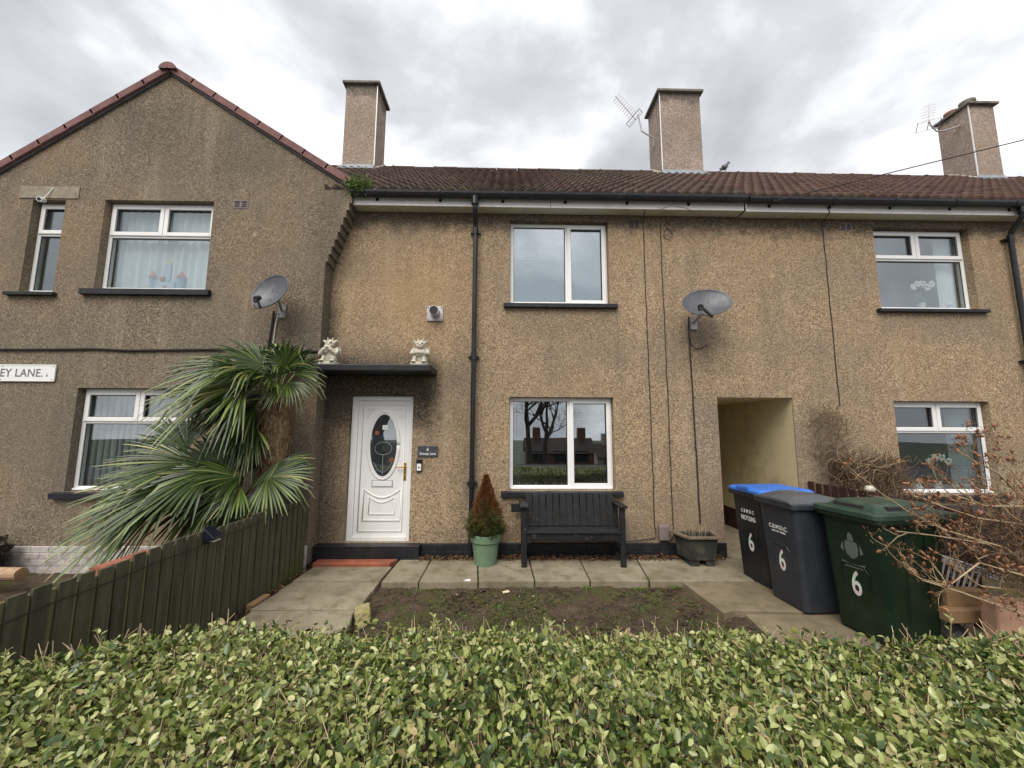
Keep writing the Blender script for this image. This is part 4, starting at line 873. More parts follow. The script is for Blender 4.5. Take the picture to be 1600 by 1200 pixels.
# ------------------------------------------------------------------ fence
t = empty('picket_fence', (-2.6,-1.8,0), 'dark weathered close boarded fence left of the path', 'fence')
y = -.285; k = 0; ztop = lambda y: .866 + .012*math.sin(y*5)
m2 = MB()
while y > -3.72:
    w = .088+random.uniform(-.004,.004); z = ztop(y)+random.uniform(-.007,.007); lean = random.uniform(-.006,.006); x = -2.578+random.uniform(-.003,.003)-.022*(k%1)
    m = MB(); m.obox((x, y-w/2, z/2-.04), (.009,0,0), (0,w/2,0), (0,lean,z/2+.04)); m.build('board', 'fence_wood', t, bevel=.003)
    m2.box(-2.600, -2.583, y-w-.040, y-w+.016, -.08, z-.018-random.uniform(0,.02)); y -= w+.026; k += 1
m2.build('backing_strips', 'fence_gap', t)
m = MB(); m.bar((-2.64,-.27,.68),(-2.64,-3.7,.68),.045,.07); m.bar((-2.64,-.27,.18),(-2.64,-3.7,.18),.045,.07)
for yy in (-.35,-2.0,-3.6): m.box(-2.72,-2.664,yy-.04,yy+.04,-.1,.80)
m.build('rail_and_posts', 'fence_wood', t)
m = MB(); m.tube([(-2.563,-.3-.18*i,.775+.006*math.sin(i*1.7)-.004*i/3) for i in range(20)], .004, 5); tag(m.build('fence_wire', 'cable_black'), 'thin black wire strung along the top of the fence', 'wire')
t = empty('solar_light', (-2.56,-1.98,.80), 'small black solar lamp fixed to the top of the fence', 'solar lamp')
m = MB(); m.add([(-2.565,-2.045,.77),(-2.565,-1.935,.77),(-2.565,-1.935,.90),(-2.565,-2.045,.90),(-2.47,-2.045,.80),(-2.47,-1.935,.80),(-2.47,-1.935,.815),(-2.47,-2.045,.815)], [(0,1,2,3),(4,7,6,5),(0,4,5,1),(3,2,6,7),(0,3,7,4),(1,5,6,2)]); m.build('case', 'solar_black', t, bevel=.005)
m = MB(); m.box(-2.52,-2.478,-2.03,-1.95,.782,.79); m.build('lamp_glass', 'letter_white', t)
# low wall behind the fence, bits in the next garden
t = empty('garden_wall', (-3.0,-1.6,-.1), 'low red brick wall just behind the boarded fence', 'wall')
m = MB(); yy = -3.6
while yy < -.4:
    for r_ in range(9): o_ = .11 if r_ % 2 else 0; m.box(-3.1,-3.0,yy+o_+.004,yy+o_+.214,-.1+r_*.075+.004,-.1+(r_+1)*.075-.004)
    yy += .225
m.build('bricks', 'brick_red', t); m = MB(); m.box(-3.092,-3.008,-3.6,-.3,-.1,.57); m.build('mortar', 'mortar', t)
for yy in (-2.42,-2.18,-1.12,-.9): m = MB(); m.box(-3.1,-3.0,yy,yy+.21,.58,.64); m.box(-3.1,-3.0,yy,yy+.21,.645,.705 if yy < -2 else .72); m.build('coping_brick', 'brick_red', t)
t = empty('log', (-5.45,-.9,.1), 'cut log lying on the ground at the left edge', 'log')
m = MB(); m.tube([(-6.2,-.86,.13),(-5.7,-.9,.13),(-5.33,-.93,.14)], [.075,.07,.065], 12); m.build('trunk', 'log_wood', t)
m = MB(); m.lathe([(.001,0),(.05,0),(.05,.004),(.001,.004)], (-5.325,-.93,.14), 12, (1,-.08,0)); m.build('cut_face', 'raw_timber', t)
m = MB(); m.ball((-6.42,-.5,.22), (.34,.2,.24), 10, 7); o = m.build('bark_pile', 'bark'); tag(o, 'dark heap of bark and roots behind the log', 'bark heap')
d = o.modifiers.new('sub','SUBSURF'); d.subdivision_type = 'SIMPLE'; d.levels = d.render_levels = 3; dm = o.modifiers.new('disp','DISPLACE'); dm.texture = tx; dm.strength = .25

# ------------------------------------------------------------------ bench, pots
t = empty('garden_bench', (.9,-.35,0), 'black painted slatted wooden bench under the ground floor window', 'bench')
def bb(name, f, bevel=.006): m = MB(); f(m); return m.build(name, 'bench_paint', t, bevel=bevel)
for x in (.262, 1.53):
    bb('leg', lambda m: m.box(x-.035,x+.035,-.60,-.525,.0,.745)); bb('leg', lambda m: m.bar((x,-.20,0),(x,-.10,.75),.06,.06,(0,1,0)))
    bb('armrest', lambda m: m.box(x-.055,x+.055,-.66,-.09,.747,.778)); bb('side_rail', lambda m: m.box(x-.02,x+.02,-.524,-.21,.36,.43)); bb('stretcher', lambda m: m.box(x-.02,x+.02,-.524,-.22,.14,.19))
bb('front_apron', lambda m: m.add([(x,yy,z) for yy in (-.592,-.55) for x, z in ((.298,.30),(.42,.345),(1.41,.345),(1.495,.30),(1.495,.425),(.298,.425))], [(0,1,2,3,4,5)[::1],(11,10,9,8,7,6),(0,6,7,1),(1,7,8,2),(2,8,9,3),(3,9,10,4),(4,10,11,5),(5,11,6,0)]))
for k in range(5): bb('seat_slat', lambda m: m.box(.285,1.507,-.62+k*.088,-.62+k*.088+.075,.427,.452), .004)
for k in range(13):
    xx = .335+k*.0935+random.uniform(-.003,.003); zt = .885+random.uniform(-.006,.006)
    bb('back_slat', lambda m: m.bar((xx,-.205,.46),(xx+(xx-.91)*-.02,-.115,zt),.083,.018,(0,1,0)), .004)
bb('back_rail', lambda m: m.bar((.27,-.185,.47),(1.52,-.185,.47),.03,.05)); bb('back_rail', lambda m: m.bar((.27,-.088,.85),(1.52,-.088,.85),.02,.06))
bb('side_board', lambda m: m.box(.10,.30,-.15,-.12,.63,.745))
for o_ in t.children:
    for v_ in o_.data.vertices: v_.co.y = .09 + (v_.co.y-.262)*.66 + .17
t = empty('plant_pot', (-.235,-.27,0), 'sage green plastic pot holding a small conifer', 'plant pot')
c = (-.235,-.27,.012); m = MB(); m.lathe([(.001,.0),(.138,.0),(.142,.01),(.178,.29),(.196,.292),(.202,.36),(.200,.385),(.186,.385),(.178,.33),(.001,.33)], c, 40); m.build('pot', 'green_pot', t, smooth=False, bevel=.003)
m = MB(); m.lathe([(.001,.335),(.17,.34),(.001,.35)], c, 20); m.build('compost', 'soil', t)
t = empty('wooden_planter', (2.55,-.38,.0), 'old dark wooden planter with a worn rim standing left of the passage', 'planter')
def hexring(k, z, ky=1.): return [(2.55+.25*k*px, -.27+.17*k*py*ky, z-.02) for px, py in ((-1,.75),(-.70,-1),(.78,-1),(1.0,.75))]
m = MB(); m.loft([hexring(.86,.11), hexring(1.0,.385), hexring(.9,.385), hexring(.86,.33)]); m.build('body', 'planter_wood', t, bevel=.004)
m = MB(); a_, b_ = hexring(1.22,.385), hexring(.93,.385)
for i in range(4): j = (i+1)%4; m.add([a_[i],a_[j],b_[j],b_[i]]+[(p[0],p[1],p[2]+.028) for p in (a_[i],a_[j],b_[j],b_[i])], [(0,3,2,1),(4,5,6,7),(0,1,5,4),(1,2,6,5),(2,3,7,6),(3,0,4,7)])
m.build('rim', 'old_wood', t, bevel=.004)
m = MB(); m.box(2.40,2.51,-.40,-.14,.0,.088); m.box(2.60,2.71,-.40,-.14,.0,.088); m.build('foot', 'planter_wood', t, bevel=.004)
m = MB()
for k in range(7): x = 2.42+.04*k; m.tube([(x,-.27,.33),(x+random.uniform(-.03,.03),-.28,.44),(x+random.uniform(-.08,.08),-.29,.50+random.uniform(0,.06))], .003, 4)
m.build('dry_stems', 'twig_tan', t)

# ------------------------------------------------------------------ wheelie bins (local: front faces -x, width along y)
def bin_(loc, rz, body, lid, label, kind, w=.56, d=.72, H=1.06):
    t = empty('wheelie_bin', loc, label, 'wheelie bin', 'wheelie bins by the passage', rz)
    m = MB(); sec = []
    for z, k in ((.03,0),(.06,.02),(H*.90,1),(H*.905,1.02),(H*.95,1.03)):
        k_ = min(k, 1.03); ww = .46+(w-.05-.46)*k_; dd_ = .50+(d-.16-.50)*k_; sec.append(rring(dd_, ww, z, .05, 4, -.5*(d-.16)+.5*dd_ + .055*(1-k_), 0))
    m.loft(sec); b = m.build('body', body, t, world=False, smooth=False, bevel=.004)
    fx = lambda z: -.5*(d-.16)+.055*(1-max(0,min(1,(z-.06)/(H*.84))))-.001
    m = MB(); m.loft([rring(d, w, H*.94, .04, 4, .04, 0), rring(d+.01, w+.01, H*.95, .045, 4, .04, 0), rring(d+.01, w+.01, H*.985, .045, 4, .04, 0), rring(d-.02, w-.02, H*.99, .04, 4, .04, 0)]); m.build('rim', body, t, world=False, bevel=.003)
    for s in (-1,1):
        m = MB(); [m.add([(x0,s*(w/2-.05),H*.94),(x0+.012,s*(w/2-.05),H*.94),(x0+.012,s*(w/2-.004),H*.94),(x0,s*(w/2-.004),H*.94),(x0,s*(w/2-.055),H*.87),(x0+.012,s*(w/2-.055),H*.87)], [(0,1,2,3),(0,4,5,1),(1,5,2),(0,3,4),(3,2,5,4)]) for x0 in (-.2,.0,.16)]; m.build('rib', body, t, world=False)
    m = MB()
    zb = H*.99
    if kind == 'dome':
        n = 8; rings = []
        for i in range(n+1):
            x = -.33+.62*i/n; hh = .018+.055*math.sin(math.pi*i/n)**.8; rings.append([(x,-w/2+.02,zb),(x,-w/2+.03,zb+.02),(x,-w*.3,zb+.012+hh*.9),(x,0,zb+.014+hh),(x,w*.3,zb+.012+hh*.9),(x,w/2-.03,zb+.02),(x,w/2-.02,zb)])
        m.loft(rings)
    elif kind == 'flat':
        m.loft([rring(d-.02,w-.01,zb,.04,4,.03,0), rring(d-.02,w-.01,zb+.03,.04,4,.03,0), rring(d-.08,w-.07,zb+.05,.04,4,.03,0), rring(d-.2,w-.2,zb+.052,.04,4,.03,0)]); m.box(-.33,-.27,-.10,.10,zb+.03,zb+.066)
    else:
        m.loft([rring(d+.015,w+.015,zb-.012,.04,4,.03,0), rring(d+.015,w+.015,zb+.03,.04,4,.03,0), rring(d-.03,w-.03,zb+.036,.04,4,.03,0)])
        m.loft([rring(d-.16,w-.10,zb+.034,.03,3,.02,0), rring(d-.28,w-.22,zb+.095,.03,3,.03,0), rring(d-.40,w-.3,zb+.105,.03,3,.04,0)])
    l = m.build('lid', lid, t, world=False, bevel=.004)
    if kind == 'ridged':
        for c_, ax_, ay_ in (((-.275,.02,zb+.058), .02, .13), ((-.08,-.205,zb+.064), .10, .018), ((.15,-.205,zb+.064), .055, .018)):
            m = MB(); m.obox(c_, (ax_,0,0), (0,ay_,0), (0,0,.019)); m.build('hand_hole', 'rubber', l, world=False)
    m = MB(); m.tube([(d/2+.05,-w/2+.06,zb+.0),(d/2+.05,w/2-.06,zb+.0)], .016, 8); [m.box(d/2-.02,d/2+.06,s*(w/2-.08)-.02,s*(w/2-.08)+.02,zb-.05,zb+.015) for s in (-1,1)]; m.build('handle', body, t, world=False)
    for s in (-1,1):
        m = MB(); m.lathe([(.001,-.025),(.085,-.025),(.1,-.018),(.1,.018),(.085,.025),(.001,.025)], (.30,s*(w/2-.035),.10), 20, (0,1,0)); wh = m.build('wheel', 'rubber', t, world=False)
        m = MB(); m.lathe([(.001,-.03),(.05,-.03),(.05,.03),(.001,.03)], (.30,s*(w/2-.035),.10), 14, (0,1,0)); m.build('hub', 'lid_grey', wh, world=False)
    m = MB(); P = [(-.12,.40),(-.12,.56),(-.09,.60),(.09,.60),(.12,.56),(.12,.40)]; m.tube([(fx(z)-.001,yy,z) for yy, z in P], .006, 6); m.build('moulded_arch', body, t, world=False)
    m = MB(); m.tube([(.10,-w/2+.03,H*.35),(.10,-w/2+.018,H*.86)], .007, 6); m.tube([(-.10,-w/2+.035,H*.2),(-.10,-w/2+.018,H*.86)], .005, 6); m.build('moulded_line', body, t, world=False)
    sl = (fx(.9)-fx(.3))/.6
    def lab(s, size, z, mat, name, sx=1., spacing=1., yy=0.): return text(s, size, mat, name, t, facing((fx(z)-.0015, yy, z), (0,-1,0), (sl,0,1)), 'CENTER', .001, sx, spacing)
    return t, lab, fx
BZ = -.03
t, lab, fx = bin_((3.17,-.82,BZ), R(5), 'bin_black', 'lid_blue', 'black recycling bin with a blue lid, nearest the passage', 'flat')
lab('C B M D C', .058, .80, 'letter_white', 'lettering', .8); lab('RECYCLING', .07, .715, 'letter_white', 'lettering', .62); lab('6', .29, .37, 'sticker', 'number_sticker', .62)
t, lab, fx = bin_((3.13,-1.39,BZ), R(3), 'bin_grey', 'lid_grey', 'dark grey bin with a domed grey lid, middle of the three', 'dome')
lab('C.B.M.D.C.', .058, .755, 'letter_white', 'lettering', .95); lab('NO HOT ASHES', .026, .72, 'letter_white', 'lettering'); lab('6', .29, .35, 'sticker', 'number_sticker', .62)
t, lab, fx = bin_((3.40,-1.97,BZ), R(7), 'bin_green', 'lid_green', 'dark green bin with a ridged green lid, nearest the hedge', 'ridged', .575, .82)
lab('6', .29, .35, 'sticker', 'number_sticker', .62)
m = MB(); sl = (fx(.9)-fx(.3))/.6
for pts in ([(-.06,.74),(-.05,.80),(.05,.80),(.06,.74),(.045,.68),(0,.65),(-.045,.68)], [(-.03,.805),(-.02,.86),(.0,.88),(.02,.86),(.03,.805)], [(-.10,.62),(-.03,.605),(.04,.61),(.10,.625),(.10,.61),(.04,.595),(-.03,.59),(-.10,.605)], [(-.08,.585),(.08,.59),(.08,.578),(-.08,.573)], [(-.10,.72),(-.075,.79),(-.07,.70)], [(.10,.72),(.075,.79),(.07,.70)]):
    m.loft([[(fx(z)-o_, -yy, z) for yy, z in pts] for o_ in (.0005,.0018)])
m.build('crest', 'crest_print', t, world=False)
m = MB(); m.tube([(fx(.8)-.003,-.17,.86),(fx(.8)-.003,-.2,.84)], .004, 5); m.build('scuff', 'crest_print', t, world=False)

# ------------------------------------------------------------------ clutter right of the bins
t = empty('low_picket_fence', (4.33,-.9,0), 'low dark red picket fence behind the bins', 'fence')
y = -.02
while y > -1.9:
    m = MB(); m.box(4.30,4.32,y-.10,y,-.05,1.03+random.uniform(-.012,.012)); m.build('picket', 'red_picket', t, bevel=.006); y -= .13
m = MB(); m.bar((4.34,0,.85),(4.34,-1.95,.85),.03,.07); m.bar((4.34,0,.3),(4.34,-1.95,.3),.03,.07); m.build('rail', 'red_picket', t)
m = MB(); m.ball((4.31,-.95,1.065), (.06,.05,.042), 12, 8); tag(m.build('pale_ball', 'stone_cream', smooth=True), 'pale rounded stone resting on the low red fence', 'stone')
t = empty('clothes_airer', (4.0,-2.0,.1), 'folded white wire clothes airer leaning behind the green bin', 'clothes airer')
m = MB(); A0, A1, B0, B1 = map(Vector, ((3.78,-2.05,.68),(4.28,-2.1,.52),(3.66,-2.0,.10),(3.95,-2.05,.03)))
m.tube([A0,A1], .011, 6); m.tube([B0,B1], .011, 6); m.tube([A0+Vector((.02,0,-.03)),A1+Vector((.02,0,-.03))], .009, 6); m.tube([A0+Vector((.05,0,-.06)),A1+Vector((.03,0,-.06))], .009, 6); m.build('frame', 'white_metal', t)
m = MB()
for k in range(9): s = k/8; m.tube([A0+(A1-A0)*s*.72, B0+(B1-B0)*s], .0075, 6)
m.build('rails', 'white_metal', t)
m = MB(); m.box(3.62,4.05,-2.26,-2.16,.20,.30); m.obox((3.88,-2.14,.36), (.18,0,0), (0,.05,0), (0,0,.06)); tag(m.build('timber', 'raw_timber', bevel=.006), 'stacked timber offcuts behind the green bin wheel', 'timber')
m = MB(); m.tube([(3.8,-2.3,.06),(4.2,-2.38,.03)], .032, 12); m.tube([(3.82,-2.22,.05),(4.3,-2.3,.01)], .03, 12); tag(m.build('plastic_pipe', 'lid_grey'), 'grey plastic pipes on the ground by the green bin wheel', 'pipe')
m = MB(); m.obox((4.45,-2.48,.17), (.70,-.06,-.02), (.01,.07,0), (.0,0,.27)); tag(m.build('low_wall', 'pink_render', bevel=.02), 'low pink rendered wall at the right edge', 'wall')
t = empty('storage_trough', (6.2,-.5,0), 'black trough below the lower right window', 'trough')
m = MB(); m.loft([rring(1.3,.42,z,.03,3,6.1,-.45) for z in (.25,.62,.70)]); m.build('body', 'dark_box', t, bevel=.005); m = MB(); m.loft([rring(1.38,.48,z,.03,3,6.1,-.45) for z in (.70,.74)]); m.build('rim', 'dark_box', t, bevel=.005); m = MB(); [m.box(x,x+.08,-.6,-.3,-.07,.25) for x in (5.55,6.55)]; m.build('foot', 'dark_box', t)
m = MB(); m.box(4.2, 13.6, -3.3, -.04, -.12, -.045); tag(m.build('side_garden_soil', 'soil'), 'dark earth of the garden right of the low fence', 'soil', kind='structure')

# ------------------------------------------------------------------ the far side of the road (seen in the glass)
t = empty('telephone_pole', (PT.x,PT.y,-.1), 'wooden telephone pole across the street', 'pole')
m = MB(); m.tube([(PT.x,PT.y,-.5),(PT.x,PT.y,PT.z+.3)], [.14,.10], 10); m.build('pole', 'bark', t); m = MB(); m.box(PT.x-.5,PT.x+.5,PT.y-.04,PT.y+.04,PT.z-.05,PT.z+.05); m.build('crossbar', 'bark', t)
def far_house(x, y, z, w, h, wallm, label):
    t = empty('street_house', (x,y,z), label, 'house', 'houses across the road')
    m = MB(); m.box(x-w/2,x+w/2,y-4,y,z,z+h); m.add([(x-w/2,y,z+h),(x-w/2,y-4,z+h),(x-w/2,y-2,z+h+1.6),(x+w/2,y,z+h),(x+w/2,y-4,z+h),(x+w/2,y-2,z+h+1.6)], [(0,1,2),(3,5,4)]); m.build('wall', wallm, t)
    m = MB(); m.add([(x-w/2-.2,y+.25,z+h-.1),(x+w/2+.2,y+.25,z+h-.1),(x+w/2+.2,y-2,z+h+1.7),(x-w/2-.2,y-2,z+h+1.7),(x-w/2-.2,y-4.25,z+h-.1),(x+w/2+.2,y-4.25,z+h-.1)], [(0,1,2,3),(3,2,5,4)]); rf = m.build('roof', 'roof_far', t)
    for cx in (x-w*.33, x+w*.36): m = MB(); m.box(cx-.45,cx+.45,y-2.4,y-1.6,z+h+1,z+h+3.0); m.build('chimney', wallm, rf)
    for i in range(3):
        for k in range(2):
            cx = x-w*.32+i*w*.32; cz = z+.9+k*2.6; m = MB(); ring(m, cx-.75,cx+.75,cz,cz+1.3,.08,y-.02,y+.04); wd = m.build('window', 'roof_far', t); m = MB(); m.box(cx-.7,cx+.7,y-.01,y+.01,cz+.05,cz+1.25); m.build('pane', 'black_gloss', wd)
far_house(-16,-44,-6.4,9,4.6,'render_far','pale rendered house across the road, far left'); far_house(-5,-46,-6.6,9,4.6,'brick_far','red brick house across the road behind the bare trees'); far_house(6.6,-40,-5.6,8,4.6,'brick_far','red brick house with tall chimneys across the road'); far_house(16.5,-44,-6.4,9,4.6,'render_far','pale rendered house across the road, right'); far_house(27,-44,-6.4,9,4.6,'brick_far','red brick house across the road, far right')
# ------------------------------------------------------------------ planting
def rnd_dirs(n, up=0.):
    d = RNG.normal(size=(n,3)); d[:,2] += up; return d/np.linalg.norm(d, axis=1, keepdims=True)
# hedge: back edge follows a gentle curve, top slightly uneven
HB = np.array([(-3.6,-4.15),(-2.6,-3.86),(-2.18,-3.66),(-2.05,-3.54),(-1.86,-3.43),(-1.33,-3.29),(.05,-3.37),(1.36,-3.42),(2.57,-3.52),(4.2,-3.72)])
hb = lambda x: np.interp(x, HB[:,0], HB[:,1])
HF = -4.62
def htop(x, y): return .748 + .022*np.sin(x*2.3+1) + .018*np.sin(x*5.1+y*3) + .02*np.sin(y*6+x*1.7) + .012*np.sin(x*13+y*9)
t = empty('hedge', (0,-4.0,-.07), 'clipped green privet hedge across the foreground', 'hedge')
n = 112000
x = RNG.uniform(-3.5, 4.1, n); bk = hb(x); y = bk + (HF-bk)*RNG.uniform(0,1,n); dep = RNG.exponential(.055, n)
edge = np.minimum(bk-y, y-HF); rnd_z = htop(x, y) - .09*np.exp(-np.maximum(edge,0)/.05)
z = rnd_z - np.minimum(dep, .35) + RNG.normal(0,.012,n)
side = RNG.uniform(0,1,n) < .22                                   # leaves on the two clipped faces
fb = RNG.uniform(0,1,n) < .5
y = np.where(side, np.where(fb, bk-dep*.8, HF+dep*.8), y); z = np.where(side, RNG.uniform(.0,.74,n)*1., z)
P = np.stack([x,y,z],1); N = rnd_dirs(n, 1.5); N[side,1] += np.where(fb[side], .9, -.9); N /= np.linalg.norm(N,axis=1,keepdims=True)
D = rnd_dirs(n, .35)
L = np.clip(RNG.normal(.027,.009,n), .012,.05)
patch = np.sin(x*3.1+y*2)*.5+np.sin(x*1.3-y*4.1)*.5
r = np.clip(RNG.beta(1.25,1.5,n)*.95 + patch*.08 + np.where(dep > .07, -.25, .04), 0, .93); r[RNG.uniform(0,1,n) < .035] = .97  # leaves deeper in the hedge get darker colour, depth shading painted in
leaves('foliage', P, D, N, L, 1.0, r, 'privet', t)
m = MB()
for i in range(3000):
    xx = random.uniform(-3.4, 4.0); b_ = float(hb(xx)); yy = b_+(HF-b_)*random.random()**1.15; zt = float(htop(xx,yy)); a = random.uniform(0,6.28); l = random.uniform(.10,.26); k = random.uniform(0,.5)
    top = zt + random.choice((-.04,-.03,-.02,-.01,.0,.0,.01,.03)); tip = Vector((xx+k*.25*math.cos(a)*l/.2, yy+k*.25*math.sin(a)*l/.2, top)); mid = Vector((xx+random.uniform(-.01,.01), yy, top-l*.5))
    m.tube([(xx-k*.1*math.cos(a), yy-k*.1*math.sin(a), top-l), mid, tip], [.0028,.0023,.0014], 4)
twm = m
m = MB()
for i in range(420):
    xx = random.uniform(-3.4,4.0); b_ = float(hb(xx)); yy = b_+(HF-b_)*random.uniform(.1,.9); pts = [Vector((xx,yy,-.07))]
    for k in range(5): pts.append(pts[-1]+Vector((random.uniform(-.05,.05), random.uniform(-.05,.05), .145)))
    m.tube(pts, [.011,.01,.008,.006,.004,.003], 5)
m.build('branches', 'twig_brown', t)
# soft new shoots standing above the clipped top
P, D, N, L, r = [], [], [], [], []
m = twm
for i in range(150):
    xx = random.uniform(-3.2,3.8); b_ = float(hb(xx)); yy = b_+(HF-b_)*random.uniform(.02,.95); z0 = float(htop(xx,yy))-.03; h = random.uniform(.05,.12); dx, dy = random.uniform(-.03,.03), random.uniform(-.03,.03)
    m.tube([(xx,yy,z0),(xx+dx,yy+dy,z0+h)], [.0022,.0012], 4)
    for k in range(6): a = k*1.57+i; s = k/6; P.append((xx+dx*s,yy+dy*s,z0+h*(.35+.65*s))); D.append((math.cos(a),math.sin(a),.7)); N.append((-math.cos(a)*.6,-math.sin(a)*.6,.8)); L.append(random.uniform(.018,.034)); r.append(random.uniform(.55,.85))
m.build('clipped_twigs', 'twig_tan', t); leaves('shoot_leaves', P, D, N, L, .8, np.array(r), 'privet', t)

# palms
def strip_fan(hub, tip, R_, spread, n, droop, up, seed, age=0.):
    """pleated fan: leaflets joined near the hub, separate and drooping at the tips"""
    rg = random.Random(seed); hub, tip = Vector(hub), Vector(tip); A = (tip-hub).normalized(); Nn = Vector(up); Nn = (Nn - A*Nn.dot(A)).normalized(); B = Nn.cross(A)
    V, F, C = [], [], []
    st = 2*spread/n
    for i in range(n):
        a = -spread+st*(i+.5)+rg.uniform(-.02,.02); d = A*math.cos(a)+B*math.sin(a); p_ = d.cross(Nn).normalized()
        Ri = R_*(.80+.20*math.cos(a*.8))*rg.uniform(.93,1.04); dr = droop*rg.uniform(.5,1.6)*(1.+.5*abs(math.sin(a))); base = len(V); c = min(.88, max(0, rg.gauss(.38,.24)+age)); kink = rg.uniform(.6,.8) if rg.random() < .2 else 2
        for j, s in enumerate((.03,.25,.5,.68,.82,.93,1.)):
            rr = Ri*s; w = min(rr*math.tan(st/2)*1.03, R_*.046)*(1 if s < .6 else max(.06,(1-s)/.4*.9+.08)); c_ = hub+d*rr - Vector((0,0,1))*dr*Ri*max(0,s-.25)**2 + Nn*(.02*rr)
            if s > kink: c_ -= Vector((0,0,1))*(s-kink)*Ri*.9
            f = w*.55
            V += [c_-p_*w+Nn*f, c_-Nn*f*.3, c_+p_*w+Nn*f]; C += [c+ (.25 if s > .95 else 0)]*3
        for j in range(6):
            o = base+3*j; F += [(o,o+1,o+4,o+3),(o+1,o+2,o+5,o+4)]
    return V, F, C
def frond(parent, crown, hub, tip, up, seed, n=28, spread=1.45, droop=.35, age=0.):
    hub, tip, crown = Vector(hub), Vector(tip), Vector(crown); R_ = (tip-hub).length
    V, F, C = strip_fan(hub, tip, R_, spread, n, droop, up, seed, age)
    m = MB(); mid = (crown+hub)/2+Vector((0,0,.08*(hub-crown).length)); m.tube([crown, mid, hub], [.013,.010,.008], 6)
    nb = len(V); V2 = list(V)+[Vector(p) for p in m.v]; C2 = C+[.72]*len(m.v)
    loops = [i for q in F for i in q]; sizes = [4]*len(F)
    for q in m.f: loops += [i+nb for i in q]; sizes.append(len(q))
    return raw_mesh('frond', [tuple(p) for p in V2], loops, sizes, 'palm_leaf', parent, C2, smooth=False)
def trunk(parent, pts, radii):
    m = MB(); m.tube(pts, radii, 16); o = m.build('trunk', 'palm_fibre', parent, smooth=True)
    P, D, N, L, r = [], [], [], [], []
    m = MB()
    for i in range(520):
        s = random.random()*(len(pts)-1); k = min(int(s), len(pts)-2); c = Vector(pts[k]).lerp(Vector(pts[k+1]), s-k); rr = radii[k]+(radii[k+1]-radii[k])*(s-k); a = random.uniform(0,6.28); q = c+Vector((math.cos(a),math.sin(a),0))*rr*.93
        m.tube([q, q+Vector((math.cos(a)*.05,math.sin(a)*.05,.03)), q+Vector((math.cos(a)*.07+random.uniform(-.04,.04),math.sin(a)*.07,random.uniform(-.13,.06)))], [.006,.004,.0015], 4)
    m.build('fibre', 'palm_fibre', o)
tall = empty('palm_tree', (-2.9,-.62,-.05), 'tall fan palm with a shaggy brown trunk at the house corner', 'palm tree', 'fan palms behind the fence')
trunk(tall, [(-2.88,-.62,-.1),(-2.87,-.62,.5),(-2.86,-.62,1.0),(-2.85,-.62,1.5),(-2.86,-.62,1.85),(-2.87,-.62,2.1)], [.12,.11,.12,.15,.165,.13])
short = empty('palm_tree', (-3.15,-.85,-.05), 'short bushy fan palm spreading over the fence', 'palm tree', 'fan palms behind the fence')
trunk(short, [(-3.12,-.85,-.1),(-3.11,-.85,.4),(-3.1,-.85,.85)], [.11,.10,.09])
TF = [((-2.71,-0.75,2.50),(-2.70,-0.90,2.95),(0,-.9,.3)),((-2.98,-0.95,2.48),(-3.86,-1.25,2.48),(.05,-.55,.8)),((-3.02,-0.90,2.27),(-3.95,-1.20,2.25),(0,-.5,.85)),((-2.99,-1.00,2.07),(-3.41,-1.30,1.81),(-.4,-.7,.5)),
      ((-2.62,-0.70,2.42),(-2.36,-0.80,2.82),(.1,-.9,.3)),((-3.03,-0.80,1.89),(-3.41,-0.90,1.52),(-.5,-.7,.4)),((-3.02,-0.50,2.49),(-3.5,-0.40,2.92),(-.2,-.9,.4)),((-3.12,-0.85,2.1),(-3.75,-1.15,2.0),(-.3,-.7,.6)),
      ((-2.85,-.45,2.5),(-2.95,-.34,3.0),(0,-.9,.2)),((-3.0,-.7,2.35),(-3.55,-.8,2.62),(-.2,-.8,.5)),((-2.75,-.85,2.35),(-2.62,-1.15,2.55),(0,-.6,.8)),((-3.05,-.95,2.2),(-3.5,-1.35,2.0),(0,-.5,.8)),((-3.1,-.7,2.35),(-3.85,-1.0,2.42),(-.1,-.6,.8)),((-3.1,-.6,1.75),(-3.3,-.6,1.35),(-.3,-.9,.3)),((-3.05,-.5,1.9),(-3.45,-.5,1.75),(-.2,-.8,.5)),((-3.15,-.7,1.95),(-3.5,-.75,1.62),(-.3,-.8,.4)),((-3.0,-.45,1.7),(-3.3,-.42,1.5),(-.2,-.9,.3)),((-3.0,-.95,2.4),(-3.3,-1.3,2.6),(-.1,-.5,.8)),((-2.8,-.85,2.3),(-2.95,-1.25,2.5),(0,-.5,.8)),((-3.0,-.8,2.0),(-3.45,-1.0,1.68),(-.3,-.7,.5)),((-3.1,-.55,2.15),(-3.6,-.6,2.0),(-.1,-.7,.7)),((-3.05,-.75,1.65),(-3.45,-.9,1.45),(-.2,-.8,.4)),((-2.95,-.85,1.75),(-3.1,-1.05,1.3),(-.4,-.8,.2)),((-2.65,-.8,2.3),(-2.42,-1.0,2.1),(.3,-.7,.5)),((-2.9,-.9,2.5),(-3.3,-1.2,2.75),(-.2,-.7,.6))]
for i, (h, tp, up) in enumerate(TF):
    old = i in (2,15,17); frond(tall, (-2.87,-.62,2.08), h, tp, up, 10+i, 28, 1.4 if i not in (1,2) else 1.0, .35 if i not in (3,5,6,8) else .55, .22 if old else (-.05 if i % 2 else .0))
